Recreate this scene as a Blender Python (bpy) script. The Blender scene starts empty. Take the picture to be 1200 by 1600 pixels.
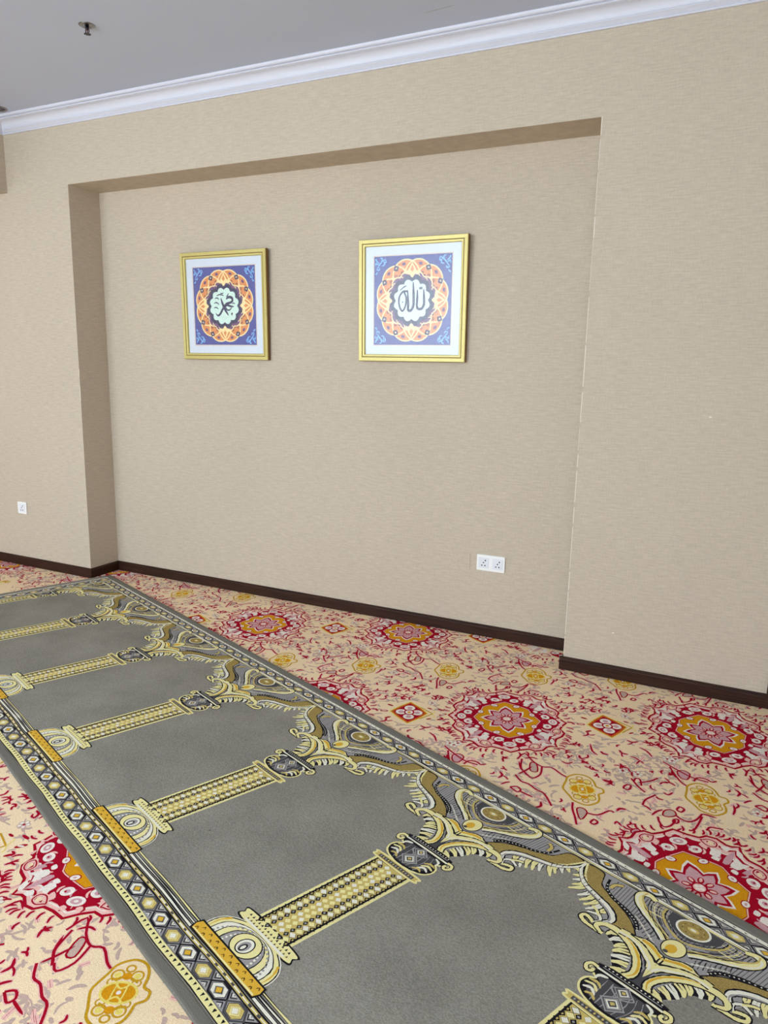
import bpy, bmesh, math, random
import numpy as np
from mathutils import Matrix, Vector
from mathutils.geometry import tessellate_polygon

random.seed(7)
S = bpy.context.scene
COL = S.collection

# ------------------------------------------------------------------ camera
cam_d = bpy.data.cameras.new('camera')
cam = bpy.data.objects.new('camera', cam_d); COL.objects.link(cam)
cam_d.sensor_fit = 'HORIZONTAL'; cam_d.sensor_width = 36.0
cam_d.lens = 1134.9 / 1200 * 36.0
_r = Vector((0.89903355, 0.43743566, 0.01971581))
_u = Vector((-0.10173183, 0.16486544, 0.98105557))
_f = Vector((-0.42589824, 0.8840076, -0.19272069))
m = Matrix((_r, _u, -_f)).transposed().to_4x4()
m.translation = Vector((4.03470916, -3.59030637, 1.5))
cam.matrix_world = m
cam_d.clip_start = 0.02
S.camera = cam

# ------------------------------------------------------------------ view + light
S.view_settings.view_transform = 'Standard'
S.view_settings.look = 'None'
S.view_settings.gamma = 1.0
S.view_settings.use_curve_mapping = False
S.view_settings.exposure = 0.0
EXPO = 0.14
S.cycles.max_bounces = 10
S.cycles.diffuse_bounces = 6

CEIL = 3.0808
ROOM_X0, ROOM_X1, ROOM_Y0 = -2.6, 5.6, -6.4
NX1, ND, NZ = 3.3473, 0.2552, 2.6271       # niche width, depth, head height
CROWN_Z, XL = 2.9808, -0.5745              # moulding foot, beam face

world = bpy.data.worlds.new('world'); S.world = world
world.use_nodes = True
wn = world.node_tree
wn.nodes['Background'].inputs[0].default_value = (0.62, 0.8, 1.0, 1)
wn.nodes['Background'].inputs[1].default_value = 6.0      # bright overcast sky outside

# the daylight that enters by the two windows of the wall behind the camera
WINS = [(-1.9, 1.9, 1.1, 2.95, 162.0), (3.3, 5.2, 1.1, 2.95, 40.0)]
for (x0, x1, z0, z1, pw) in WINS:
    ld = bpy.data.lights.new('window_daylight', 'AREA'); ld.shape = 'RECTANGLE'
    ld.size = (x1 - x0) - 0.1; ld.size_y = (z1 - z0) - 0.1
    ld.energy = pw; ld.color = (0.88, 0.95, 1.0)
    lo = bpy.data.objects.new('window_daylight', ld); COL.objects.link(lo)
    lo.location = ((x0 + x1) / 2, ROOM_Y0 - 0.12, (z0 + z1) / 2)
    lo.rotation_euler = (math.radians(84), 0, 0)   # sky light slants down into the room (+y)
# unseen lamps behind the camera, added as warm general fill
FILL_LAMPS = [(0.6, -3.6), (2.4, -3.6), (4.6, -3.9), (2.4, -5.2)]
FILL_W = 2.5

# ------------------------------------------------------------------ helpers
def s2l(c):
    return tuple(((v / 255) / 12.92 if v / 255 <= .04045 else ((v / 255 + .055) / 1.055) ** 2.4) for v in c)

def obj(name, mesh, parent=None, label=None, cat=None, group=None, kind=None, mats=None):
    o = bpy.data.objects.new(name, mesh); COL.objects.link(o)
    if parent is not None: o.parent = parent
    if mats:
        for mm in mats: mesh.materials.append(mm)
    for k, v in (('label', label), ('category', cat), ('group', group), ('kind', kind)):
        if v: o[k] = v
    return o

def bm_obj(name, bm, mat, parent=None, smooth=False, **kw):
    me = bpy.data.meshes.new(name)
    bmesh.ops.recalc_face_normals(bm, faces=bm.faces)
    bm.to_mesh(me); bm.free()
    if smooth:
        for p in me.polygons: p.use_smooth = True
    return obj(name, me, parent, mats=mat if isinstance(mat, list) else [mat], **kw)

def box(bm, x0, x1, y0, y1, z0, z1, mi=0, bevel=0.0):
    vs = [bm.verts.new((x, y, z)) for x in (x0, x1) for y in (y0, y1) for z in (z0, z1)]
    fs = []
    for a in ((0, 1, 3, 2), (4, 6, 7, 5), (0, 4, 5, 1), (2, 3, 7, 6), (0, 2, 6, 4), (1, 5, 7, 3)):
        f = bm.faces.new([vs[i] for i in a]); f.material_index = mi; fs.append(f)
    if bevel:
        es = list({e for f in fs for e in f.edges})
        bmesh.ops.bevel(bm, geom=es, offset=bevel, segments=2, affect='EDGES', clamp_overlap=True)

def lathe(bm, prof, c=(0, 0, 0), n=32, mi=0):
    rings = []
    for r, z in prof:
        rings.append([bm.verts.new((c[0] + r * math.cos(2 * math.pi * i / n), c[1] + r * math.sin(2 * math.pi * i / n), c[2] + z)) for i in range(n)])
    for a, b in zip(rings, rings[1:]):
        for i in range(n):
            f = bm.faces.new((a[i], a[(i + 1) % n], b[(i + 1) % n], b[i])); f.material_index = mi; f.smooth = True
    for rg in (rings[0], rings[-1]):
        try: f = bm.faces.new(rg); f.material_index = mi
        except ValueError: pass

class NT:
    def __init__(s, name):
        s.m = bpy.data.materials.new(name); s.m.use_nodes = True
        s.t = s.m.node_tree; s.b = s.t.nodes['Principled BSDF']
    def n(s, typ, **kw):
        nd = s.t.nodes.new(typ)
        for k, v in kw.items(): setattr(nd, k, v)
        return nd
    def l(s, a, b): s.t.links.new(a, b)

def mat(name, rgb, rough=.9, var=.06, scale=60.0, bump=0.0, bscale=None, metal=0.0, spec=.3, stretch=(1, 1, 1), var2=0.0, scale2=3.0, coat=0.0, sheen=0.0):
    """noise-tinted principled material; everything in object coordinates"""
    k = NT(name); c = s2l(rgb)
    k.b.inputs['Roughness'].default_value = rough
    k.b.inputs['Metallic'].default_value = metal
    k.b.inputs['Specular IOR Level'].default_value = spec
    k.b.inputs['Coat Weight'].default_value = coat
    if sheen:
        k.b.inputs['Sheen Weight'].default_value = sheen
        k.b.inputs['Sheen Roughness'].default_value = .4
    tc = k.n('ShaderNodeTexCoord'); mp = k.n('ShaderNodeMapping'); mp.inputs['Scale'].default_value = stretch
    k.l(tc.outputs['Object'], mp.inputs['Vector'])
    nz = k.n('ShaderNodeTexNoise'); nz.inputs['Scale'].default_value = scale; nz.inputs['Detail'].default_value = 3
    k.l(mp.outputs[0], nz.inputs['Vector'])
    mx = k.n('ShaderNodeMix', data_type='RGBA')
    mx.inputs[6].default_value = tuple(max(0, v * (1 - 2 * var)) for v in c) + (1,)
    mx.inputs[7].default_value = tuple(min(1, v * (1 + 2 * var)) for v in c) + (1,)
    k.l(nz.outputs['Fac'], mx.inputs[0])
    out = mx.outputs[2]
    if var2:
        n2 = k.n('ShaderNodeTexNoise'); n2.inputs['Scale'].default_value = scale2; n2.inputs['Detail'].default_value = 5
        k.l(tc.outputs['Object'], n2.inputs['Vector'])
        mr = k.n('ShaderNodeMapRange'); mr.inputs[1].default_value = .3; mr.inputs[2].default_value = .7
        mr.inputs[3].default_value = 1 - var2; mr.inputs[4].default_value = 1 + var2
        k.l(n2.outputs['Fac'], mr.inputs[0])
        vm = k.n('ShaderNodeVectorMath', operation='SCALE')
        k.l(out, vm.inputs[0]); k.l(mr.outputs[0], vm.inputs['Scale']); out = vm.outputs[0]
    k.l(out, k.b.inputs['Base Color'])
    if bump:
        bn = k.n('ShaderNodeTexNoise'); bn.inputs['Scale'].default_value = bscale or scale; bn.inputs['Detail'].default_value = 2
        k.l(mp.outputs[0], bn.inputs['Vector'])
        bp = k.n('ShaderNodeBump'); bp.inputs['Strength'].default_value = bump; bp.inputs['Distance'].default_value = .002
        k.l(bn.outputs['Fac'], bp.inputs['Height']); k.l(bp.outputs[0], k.b.inputs['Normal'])
    return k.m

def wallpaper(name, rgb):
    """woven linen wallpaper: long fine horizontal slubs over a short vertical weave"""
    k = NT(name); c = s2l(rgb)
    k.b.inputs['Roughness'].default_value = .85; k.b.inputs['Specular IOR Level'].default_value = .2
    tc = k.n('ShaderNodeTexCoord')
    def nz(sc, det, rough=.5):
        mp = k.n('ShaderNodeMapping'); mp.inputs['Scale'].default_value = sc
        k.l(tc.outputs['Object'], mp.inputs['Vector'])
        n = k.n('ShaderNodeTexNoise'); n.inputs['Scale'].default_value = 1.0; n.inputs['Detail'].default_value = det
        n.inputs['Roughness'].default_value = rough
        k.l(mp.outputs[0], n.inputs['Vector']); return n.outputs['Fac']
    h = nz((16, 16, 150), 4, .6); v = nz((180, 180, 30), 2); big = nz((1.2, 1.2, 1.0), 2)
    a = k.n('ShaderNodeMath', operation='MULTIPLY_ADD'); k.l(v, a.inputs[0]); a.inputs[1].default_value = .45; k.l(h, a.inputs[2])
    mr = k.n('ShaderNodeMapRange'); mr.inputs[1].default_value = .45; mr.inputs[2].default_value = 1.0
    mr.inputs[3].default_value = .86; mr.inputs[4].default_value = 1.14
    k.l(a.outputs[0], mr.inputs[0])
    mb = k.n('ShaderNodeMapRange'); mb.inputs[1].default_value = .3; mb.inputs[2].default_value = .7
    mb.inputs[3].default_value = .98; mb.inputs[4].default_value = 1.02
    k.l(big, mb.inputs[0])
    mu = k.n('ShaderNodeMath', operation='MULTIPLY'); k.l(mr.outputs[0], mu.inputs[0]); k.l(mb.outputs[0], mu.inputs[1])
    vm = k.n('ShaderNodeVectorMath', operation='SCALE'); vm.inputs[0].default_value = c
    k.l(mu.outputs[0], vm.inputs['Scale']); k.l(vm.outputs[0], k.b.inputs['Base Color'])
    bp = k.n('ShaderNodeBump'); bp.inputs['Strength'].default_value = .35; bp.inputs['Distance'].default_value = .0012
    k.l(a.outputs[0], bp.inputs['Height']); k.l(bp.outputs[0], k.b.inputs['Normal'])
    return k.m

WALL = wallpaper('linen_wallpaper', (193, 180, 161))
PLAIN = mat('painted_wall', (196, 183, 164), var=.01)
CEILM = mat('ceiling_paint', (196, 206, 226), var=.01, scale=4)
CROWN = mat('white_gloss_moulding', (212, 214, 224), rough=.45, var=.005, spec=.4)
PLASTER = mat('bare_plaster', (226, 217, 202), var=.02)

def woodmat():
    k = NT('dark_stained_wood')
    tc = k.n('ShaderNodeTexCoord'); mp = k.n('ShaderNodeMapping'); mp.inputs['Scale'].default_value = (1.5, 1.5, 60)
    k.l(tc.outputs['Object'], mp.inputs['Vector'])
    n = k.n('ShaderNodeTexNoise'); n.inputs['Scale'].default_value = 2.5; n.inputs['Detail'].default_value = 5
    k.l(mp.outputs[0], n.inputs['Vector'])
    cr = k.n('ShaderNodeValToRGB')
    cr.color_ramp.elements[0].position = .3; cr.color_ramp.elements[0].color = s2l((30, 14, 8)) + (1,)
    cr.color_ramp.elements[1].position = .75; cr.color_ramp.elements[1].color = s2l((66, 38, 24)) + (1,)
    k.l(n.outputs['Fac'], cr.inputs[0]); k.l(cr.outputs[0], k.b.inputs['Base Color'])
    k.b.inputs['Roughness'].default_value = .5; k.b.inputs['Specular IOR Level'].default_value = .25
    return k.m
WOOD = woodmat()

# ------------------------------------------------------------------ flat pattern engine (inlaid yarn)
def crom(pts, closed=False, n=6):
    P = [np.array(p, float) for p in pts]
    if len(P) < 3 and not closed: return np.array(P)
    out = []; N = len(P)
    rng = range(N) if closed else range(N - 1)
    for i in rng:
        if closed: p0, p1, p2, p3 = P[i - 1], P[i], P[(i + 1) % N], P[(i + 2) % N]
        else: p0, p1, p2, p3 = P[max(i - 1, 0)], P[i], P[i + 1], P[min(i + 2, N - 1)]
        for j in range(n):
            t = j / n
            out.append(.5 * ((2 * p1) + (-p0 + p2) * t + (2 * p0 - 5 * p1 + 4 * p2 - p3) * t * t + (-p0 + 3 * p1 - 3 * p2 + p3) * t ** 3))
    if not closed: out.append(P[-1])
    return np.array(out)

class Pat:
    """collects 2-D shapes: (verts Nx2, faces list of index tuples, material index, layer)"""
    def __init__(s): s.it = []; s.jit = 0.0
    def raw(s, v, f, m, l): s.it.append((np.asarray(v, float), f, m, l))
    def fill(s, pts, m, l, smooth=False, n=5):
        P = crom(pts, True, n) if smooth else np.array(pts, float)
        if s.jit: P = P + np.random.RandomState(len(s.it)).normal(0, s.jit, P.shape)
        tr = tessellate_polygon([[Vector((p[0], p[1], 0)) for p in P]])
        s.raw(P, [tuple(t) for t in tr], m, l)
    def stroke(s, pts, w, m, l, closed=False, smooth=True, taper=None, n=5):
        P = crom(pts, closed, n) if smooth else np.array(pts, float)
        N = len(P)
        if N < 2: return
        if closed: T = np.roll(P, -1, 0) - np.roll(P, 1, 0)
        else: T = np.gradient(P, axis=0)
        L = np.linalg.norm(T, axis=1, keepdims=True); L[L == 0] = 1; T = T / L
        Nn = np.stack([-T[:, 1], T[:, 0]], 1)
        if taper is None: W = np.full(N, w / 2)
        else:
            t = np.linspace(0, 1, N)
            if taper == 'both': W = w / 2 * np.sqrt(np.clip(4 * t * (1 - t), 0, 1)) + w * .06
            elif taper == 'end': W = w / 2 * (1 - t * .9)
            elif taper == 'start': W = w / 2 * (.1 + t * .9)
            else: W = w / 2 * np.interp(t, np.linspace(0, 1, len(taper)), taper)
        if s.jit:
            W = W + np.random.RandomState(len(s.it)).normal(0, s.jit, N)
        A = P + Nn * W[:, None]; B = P - Nn * W[:, None]
        V = np.concatenate([A, B]); F = []
        for i in range(N if closed else N - 1):
            j = (i + 1) % N; F.append((i, N + i, N + j, j))
        s.raw(V, F, m, l)
    def ostroke(s, pts, w, m, l, mo, wo, **k):
        s.stroke(pts, w + 2 * wo, mo, l, **k); s.stroke(pts, w, m, l + 1, **k)
    def ofill(s, pts, m, l, mo, wo, smooth=True, n=5):
        s.fill(pts, m, l, smooth, n); s.stroke(pts, wo, mo, l + 1, closed=True, smooth=smooth, n=n)
    def ell(s, c, a, b, m, l, rot=0, n=20):
        t = np.linspace(0, 2 * np.pi, n, endpoint=False); x = a * np.cos(t); y = b * np.sin(t)
        cr, sr = math.cos(rot), math.sin(rot)
        s.raw(np.stack([c[0] + x * cr - y * sr, c[1] + x * sr + y * cr], 1), [tuple(range(n))], m, l)
    def ring(s, c, a, b, w, m, l, rot=0, n=24):
        t = np.linspace(0, 2 * np.pi, n, endpoint=False); cr, sr = math.cos(rot), math.sin(rot)
        x = a * np.cos(t); y = b * np.sin(t)
        s.stroke(np.stack([c[0] + x * cr - y * sr, c[1] + x * sr + y * cr], 1), w, m, l, closed=True, smooth=False)
    def add(s, other, f):
        for v, fa, m, l in other.it: s.raw(f(v), fa, m, l)
    def mirror(s):
        o = Pat(); o.it = [(v * np.array([-1, 1]), fa, m, l) for v, fa, m, l in s.it]; return o

def pat_mesh(name, items, place, dz):
    """items -> one mesh; place(Nx2)->Nx2 world xy offsets, z = base + layer*dz"""
    V, LV, LS, MI = [], [], [], []; off = 0
    for v, fa, m, l in items:
        w = place(v, l)
        V.append(w)
        w2 = w
        for f in fa:
            # keep every face upward
            a, b, c = w2[f[0]], w2[f[1]], w2[f[2]]
            if (b[0] - a[0]) * (c[1] - a[1]) - (b[1] - a[1]) * (c[0] - a[0]) < 0: f = f[::-1]
            LS.append(len(f)); LV.extend([i + off for i in f]); MI.append(m)
        off += len(v)
    V = np.concatenate(V)
    me = bpy.data.meshes.new(name)
    me.vertices.add(len(V)); me.vertices.foreach_set('co', V.astype(np.float32).ravel())
    me.loops.add(len(LV)); me.loops.foreach_set('vertex_index', np.array(LV, np.int32))
    st = np.concatenate([[0], np.cumsum(LS)[:-1]]).astype(np.int32)
    me.polygons.add(len(LS)); me.polygons.foreach_set('loop_start', st)
    me.polygons.foreach_set('loop_total', np.array(LS, np.int32))
    me.polygons.foreach_set('material_index', np.array(MI, np.int32))
    me.update(calc_edges=True); me.validate()
    return me

# ------------------------------------------------------------------ carpet (floor)
def yarn(name, rgb, var=.13, bump=.6, var2=.04, sheen=0.0, spec=.05, scale=170.):
    return mat(name, rgb, rough=1, var=var, scale=scale, bump=bump, bscale=320., spec=spec, var2=var2, scale2=2.5, sheen=sheen)
CM = [yarn('carpet_cream', (255, 215, 176)), yarn('carpet_pink', (246, 188, 176)), yarn('carpet_taupe', (196, 168, 154)),
      yarn('carpet_crimson', (165, 12, 38)), yarn('carpet_ochre', (214, 148, 24)), yarn('carpet_white', (246, 226, 214)),
      yarn('carpet_mauve', (204, 158, 162)), yarn('carpet_gold_line', (196, 150, 34)), yarn('carpet_pale_gold', (238, 212, 110)),
      yarn('carpet_rust', (200, 96, 30))]
CREAM, PINK, TAUPE, RED, OCH, WHT, MAU, GLN, PGD, RUST = range(10)
LA = np.array([.812, .290]); LB = np.array([.82, -.77])     # lattice of the repeat
AH = LA / np.linalg.norm(LA); PH = np.array([AH[1], -AH[0]])
M0 = np.array([3.252, -.678])                               # one medallion centre

def medallion():
    p = Pat()
    # outer scalloped red lace: built for one quadrant, mirrored twice
    q = Pat()
    # body
    body = [(0, .285), (.04, .262), (.075, .25), (.1, .262), (.13, .252), (.15, .222), (.165, .214), (.19, .216), (.185, .185), (.195, .15),
            (.222, .125), (.236, .095), (.222, .06), (.235, .03), (.256, 0)]
    full = body + [(x, -y) for x, y in body[::-1][1:]] + [(-x, -y) for x, y in body[1:]] + [(-x, y) for x, y in body[::-1][1:-1]]
    p.fill(full, PINK, 4); p.fill([(x * .80, y * .80) for x, y in full], RED, 5); p.stroke([(x * .80, y * .80) for x, y in full], .006, WHT, 6, closed=True, smooth=False)
    p.stroke(full, .010, RED, 5, closed=True, smooth=False)
    inn = [(x * .93, y * .93) for x, y in full]
    p.stroke(inn, .005, WHT, 6, closed=True, smooth=False)
    inn = [(x * .89, y * .89) for x, y in full]
    p.stroke(inn, .009, RED, 6, closed=True, smooth=False)
    # solid red ring around the ochre field
    ring = [(0, .2), (.05, .19), (.075, .15), (.12, .14), (.14, .1), (.15, .055), (.185, .03), (.19, 0)]
    rf = ring + [(x, -y) for x, y in ring[::-1][1:]] + [(-x, -y) for x, y in ring[1:]] + [(-x, y) for x, y in ring[::-1][1:-1]]
    p.fill(rf, RED, 5)
    # ochre field
    g = [(0, .163), (.045, .138), (.058, .13), (.085, .113), (.098, .102), (.11, .06), (.118, .045), (.14, 0)]
    gf = g + [(x, -y) for x, y in g[::-1][1:]] + [(-x, -y) for x, y in g[1:]] + [(-x, y) for x, y in g[::-1][1:-1]]
    p.fill(gf, OCH, 7)
    # quadrant details
    # lotus bottom half (x>=0): petals
    q.ell((.043, .185), .021, .018, WHT, 7, .4); q.ell((.043, .185), .009, .008, MAU, 8, .4); q.ell((.048, .186), .004, .004, RED, 9)
    q.ell((.17, .044), .018, .021, WHT, 7, .4); q.ell((.17, .044), .008, .010, MAU, 8); q.ell((.172, .044), .004, .004, RED, 9)
    q.ell((.05, .127), .019, .014, RED, 8, .3); q.ell((.05, .127), .015, .011, WHT, 9, .3); q.ell((.05, .127), .006, .004, MAU, 10, .3)
    q.ell((.113, .054), .014, .018, RED, 8, .3); q.ell((.113, .054), .011, .014, WHT, 9, .3); q.ell((.113, .054), .004, .006, MAU, 10, .3)
    # red masses behind the lotuses with mauve leaves
    q.fill([(0, .255), (.035, .245), (.07, .215), (.075, .17), (.05, .16), (0, .19)], RED, 6)
    q.fill([(.225, 0), (.215, .035), (.19, .07), (.155, .075), (.15, .04), (.17, 0)], RED, 6)
    for pts, mm in (([(.082, .168), (.10, .152), (.118, .170), (.125, .195), (.108, .188), (.096, .215), (.092, .188)], WHT),
                    ([(.128, .118), (.142, .098), (.165, .108), (.190, .124), (.168, .130), (.162, .158), (.146, .140)], WHT),
                    ([(.108, .128), (.126, .122), (.148, .152), (.168, .190), (.136, .168)], MAU),
                    ([(.152, .086), (.170, .078), (.192, .090), (.205, .112), (.180, .104)], MAU),
                    ([(.062, .212), (.078, .190), (.088, .208), (.092, .236), (.076, .228)], PINK),
                    ([(.128, .206), (.140, .186), (.158, .204), (.142, .214)], WHT), ([(.166, .172), (.178, .150), (.186, .176), (.178, .196)], WHT),
                    ([(.192, .060), (.206, .052), (.216, .070), (.208, .082)], PINK), ([(.080, .148), (.098, .134), (.106, .148), (.092, .158)], WHT),
                    ([(.120, .090), (.132, .074), (.142, .086), (.132, .100)], WHT), ([(.012, .248), (.026, .240), (.034, .252), (.020, .262)], PINK),
                    ([(.222, .014), (.232, .022), (.236, .036), (.224, .034)], PINK)):
        q.fill([(x * 1.0, y) for x, y in pts], mm, 8, True, 2)
    for pts in ([(.075, .238), (.088, .210), (.112, .206), (.122, .228), (.104, .244), (.082, .240)], [(.200, .108), (.186, .088), (.202, .062), (.220, .076), (.216, .100)]):
        q.stroke(pts, .012, PINK, 9, closed=True, n=3); q.stroke(pts, .0045, RED, 10, closed=True, n=3)
    q.fill([(.092, .222), (.105, .214), (.114, .226), (.102, .236)], CREAM, 10, True, 2); q.fill([(.196, .084), (.204, .074), (.212, .084), (.206, .096)], CREAM, 10, True, 2)
    # frills outside the lace
    for (a, b) in (((.235, .11), (.262, .125)), ((.238, .12), (.258, .145)), ((.228, .135), (.245, .163)), ((.2, .2), (.225, .215)), ((.205, .185), (.235, .19)),
                   ((.13, .265), (.15, .29)), ((.115, .27), (.12, .3)), ((.15, .25), (.18, .265)), ((.06, .27), (.07, .3)), ((.25, .04), (.28, .055)), ((.03, .28), (.035, .31)), ((.175, .23), (.2, .24)), ((.19, .225), (.222, .232)), ((.09, .268), (.1, .296)), ((.246, .07), (.272, .085)), ((.22, .15), (.25, .17)), ((.215, .17), (.24, .185)), ((.14, .262), (.165, .282))):
        mx = ((a[0] + b[0]) / 2 + .004, (a[1] + b[1]) / 2 - .004)
        q.stroke([a, mx, b], .014, PINK, 2); q.stroke([a, mx, b], .007, RED, 3, taper='both')
    for k in range(24):
        an = (k + .5) * math.pi / 12; ca, sa = math.cos(an), math.sin(an)
        r0, r1 = .158, .186
        q0 = (r0 * .98 * ca, r0 * 1.12 * sa); q1 = (r1 * ca * .98, r1 * sa * 1.12)
        p.stroke([q0, ((q0[0] + q1[0]) / 2 - sa * .006, (q0[1] + q1[1]) / 2 + ca * .006), q1], .007, (MAU, PINK)[k % 2], 6.5, taper='both', n=3)
        r0, r1 = .225, .246
        q0 = (r0 * .95 * ca, r0 * 1.08 * sa); q1 = (r1 * ca * .95, r1 * sa * 1.08)
        p.stroke([q0, ((q0[0] + q1[0]) / 2 + sa * .008, (q0[1] + q1[1]) / 2 - ca * .008), q1], .006, RED, 6.5, taper='both', n=3)
    p.stroke([(x * 1.03, y * 1.03) for x, y in gf], .004, PINK, 6.7, closed=True, smooth=False)
    # centre star, eight petals
    for k in range(2):
        pass
    for sx in (1, -1):
        for sy in (1, -1):
            p.add(q, lambda v, sx=sx, sy=sy: v * np.array([sx, sy]))
    # lotus centre petals (4 axis directions)
    for (cx, cy, a, b) in ((0, .222, .028, .020), (0, -.222, .028, .020), (.198, 0, .019, .026), (-.198, 0, .019, .026)):
        p.ell((cx, cy), a, b, WHT, 7); p.ell((cx, cy), a * .6, b * .6, MAU, 8); p.ell((cx, cy), a * .25, b * .25, WHT, 9)
    pet = [(0, 1.0), (.17, .8), (.27, .55), (.16, .3), (0, .15), (-.16, .3), (-.27, .55), (-.17, .8)]
    for k in range(8):
        an = k * math.pi / 4; R = .102 if k % 2 == 0 else .098
        Rs = .112 if k % 4 == 0 else R
        wd = 1.0
        ca, sa = math.cos(an), math.sin(an)
        f = lambda sc: [((x * sc * ca + y * sc * sa), (-x * sc * sa + y * sc * ca)) for x, y in pet]
        p.fill(f(Rs * 1.13), WHT, 8); p.fill(f(Rs * 1.02), RED, 9); p.fill(f(Rs * .86), MAU, 10)
    for k in range(8):
        an = (k + .5) * math.pi / 4
        p.ell((.036 * math.sin(an), .036 * math.cos(an)), .010, .015, RED, 11, -an)
        p.ell((.038 * math.sin(an), .038 * math.cos(an)), .005, .010, PINK, 12, -an)
    p.ell((0, 0), .024, .024, RED, 12); p.ell((0, 0), .018, .018, PINK, 13)
    for k in range(4):
        p.ell((.009 * math.cos(k * 1.571 + .78), .009 * math.sin(k * 1.571 + .78)), .006, .006, WHT, 14)
    return p

def diamond():
    p = Pat()
    D = [(-.081, 0), (-.045, -.05), (0, -.099), (.045, -.05), (.078, 0), (.045, .05), (0, .099), (-.045, .05)]
    p.fill([(x * 1.12, y * 1.1) for x, y in D], PGD, 4); p.fill([(x * 1.02, y * 1.02) for x, y in D], RUST, 5)
    p.fill([(x * .86, y * .88) for x, y in D], RED, 6)
    for k in range(4):
        an = k * math.pi / 2
        c = (.036 * math.cos(an), .042 * math.sin(an))
        p.ell(c, .024, .024, WHT, 7); p.ell(c, .012, .012, MAU, 8)
    p.ell((0, 0), .024, .026, RED, 9); p.ell((0, 0), .017, .018, WHT, 10); p.ell((0, 0), .008, .008, OCH, 11)
    for sy in (1, -1):
        p.stroke([(.05, .055 * sy), (.085, .02 * sy), (.105, 0)], .006, GLN, 4)
        p.stroke([(.105, 0), (.112, .02 * sy), (.11, .035 * sy)], .004, PGD, 4)
    p.ell((-.112, 0), .018, .009, RED, 3); p.ell((-.112, 0), .012, .005, PINK, 4)
    for c in ((.15, 0, .02, .008), (.09, .05, .013, .005), (.09, -.05, .013, .005), (.14, .045, .018, .006), (.14, -.045, .018, .006), (-.09, .06, .016, .006), (-.09, -.06, .016, .006)):
        p.ell(c[:2], c[2], c[3], RED, 3, .5 if c[1] < 0 else -.5); 
    p.ell((.15, 0), .012, .004, WHT, 4)
    for y in (.11, -.11):
        p.stroke([(-.06, y * .85), (0, y * 1.12), (.06, y * .95)], .005, TAUPE, 3)
    return p

def yellow():
    p = Pat()
    o = [(.001, -.101), (.03, -.092), (.046, -.071), (.052, -.048), (.054, -.023), (.074, -.012), (.074, .012), (.054, .026), (.052, .05), (.044, .074), (.025, .09), (0, .1),
         (-.025, .09), (-.044, .074), (-.052, .05), (-.062, .026), (-.07, 0), (-.062, -.026), (-.052, -.05), (-.044, -.075), (-.025, -.092)]
    p.fill(o, CREAM, 4, True, 2)
    p.stroke(o, .0075, GLN, 5, closed=True, n=3)
    for sx in (1, -1):
        for sy in (1, -1):
            p.ring((.024 * sx, .052 * sy), .015, .015, .005, GLN, 6); p.ell((.024 * sx, .052 * sy), .009, .009, PGD, 6)
            p.ring((.030 * sx, .022 * sy * 1.4), .011, .010, .004, GLN, 6)
    for sy in (1, -1):
        p.ring((0, .074 * sy), .011, .010, .005, GLN, 6); p.ell((0, .05 * sy), .013, .011, OCH, 7)
        p.stroke([(-.034, .034 * sy), (0, .05 * sy), (.034, .034 * sy)], .005, GLN, 6)
    p.ell((0, 0), .046, .032, OCH, 6); p.ring((0, 0), .045, .031, .0065, PGD, 7)
    p.stroke([(-.02, -.028), (0, -.012), (.02, -.028)], .005, PGD, 8); p.stroke([(-.02, .028), (0, .012), (.02, .028)], .005, PGD, 8)
    p.stroke([(-.012, -.03), (-.014, 0), (-.012, .03)], .004, PGD, 8); p.stroke([(.012, -.03), (.014, 0), (.012, .03)], .004, PGD, 8)
    p.ell((0, 0), .006, .006, WHT, 9)
    return p


def rsprig(p, pts, w=.0075):
    p.stroke(pts, w * 1.9, PINK, 1, n=3); p.stroke(pts, w, RED, 3, taper='both' if len(pts) < 4 else None, n=3)

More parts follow.
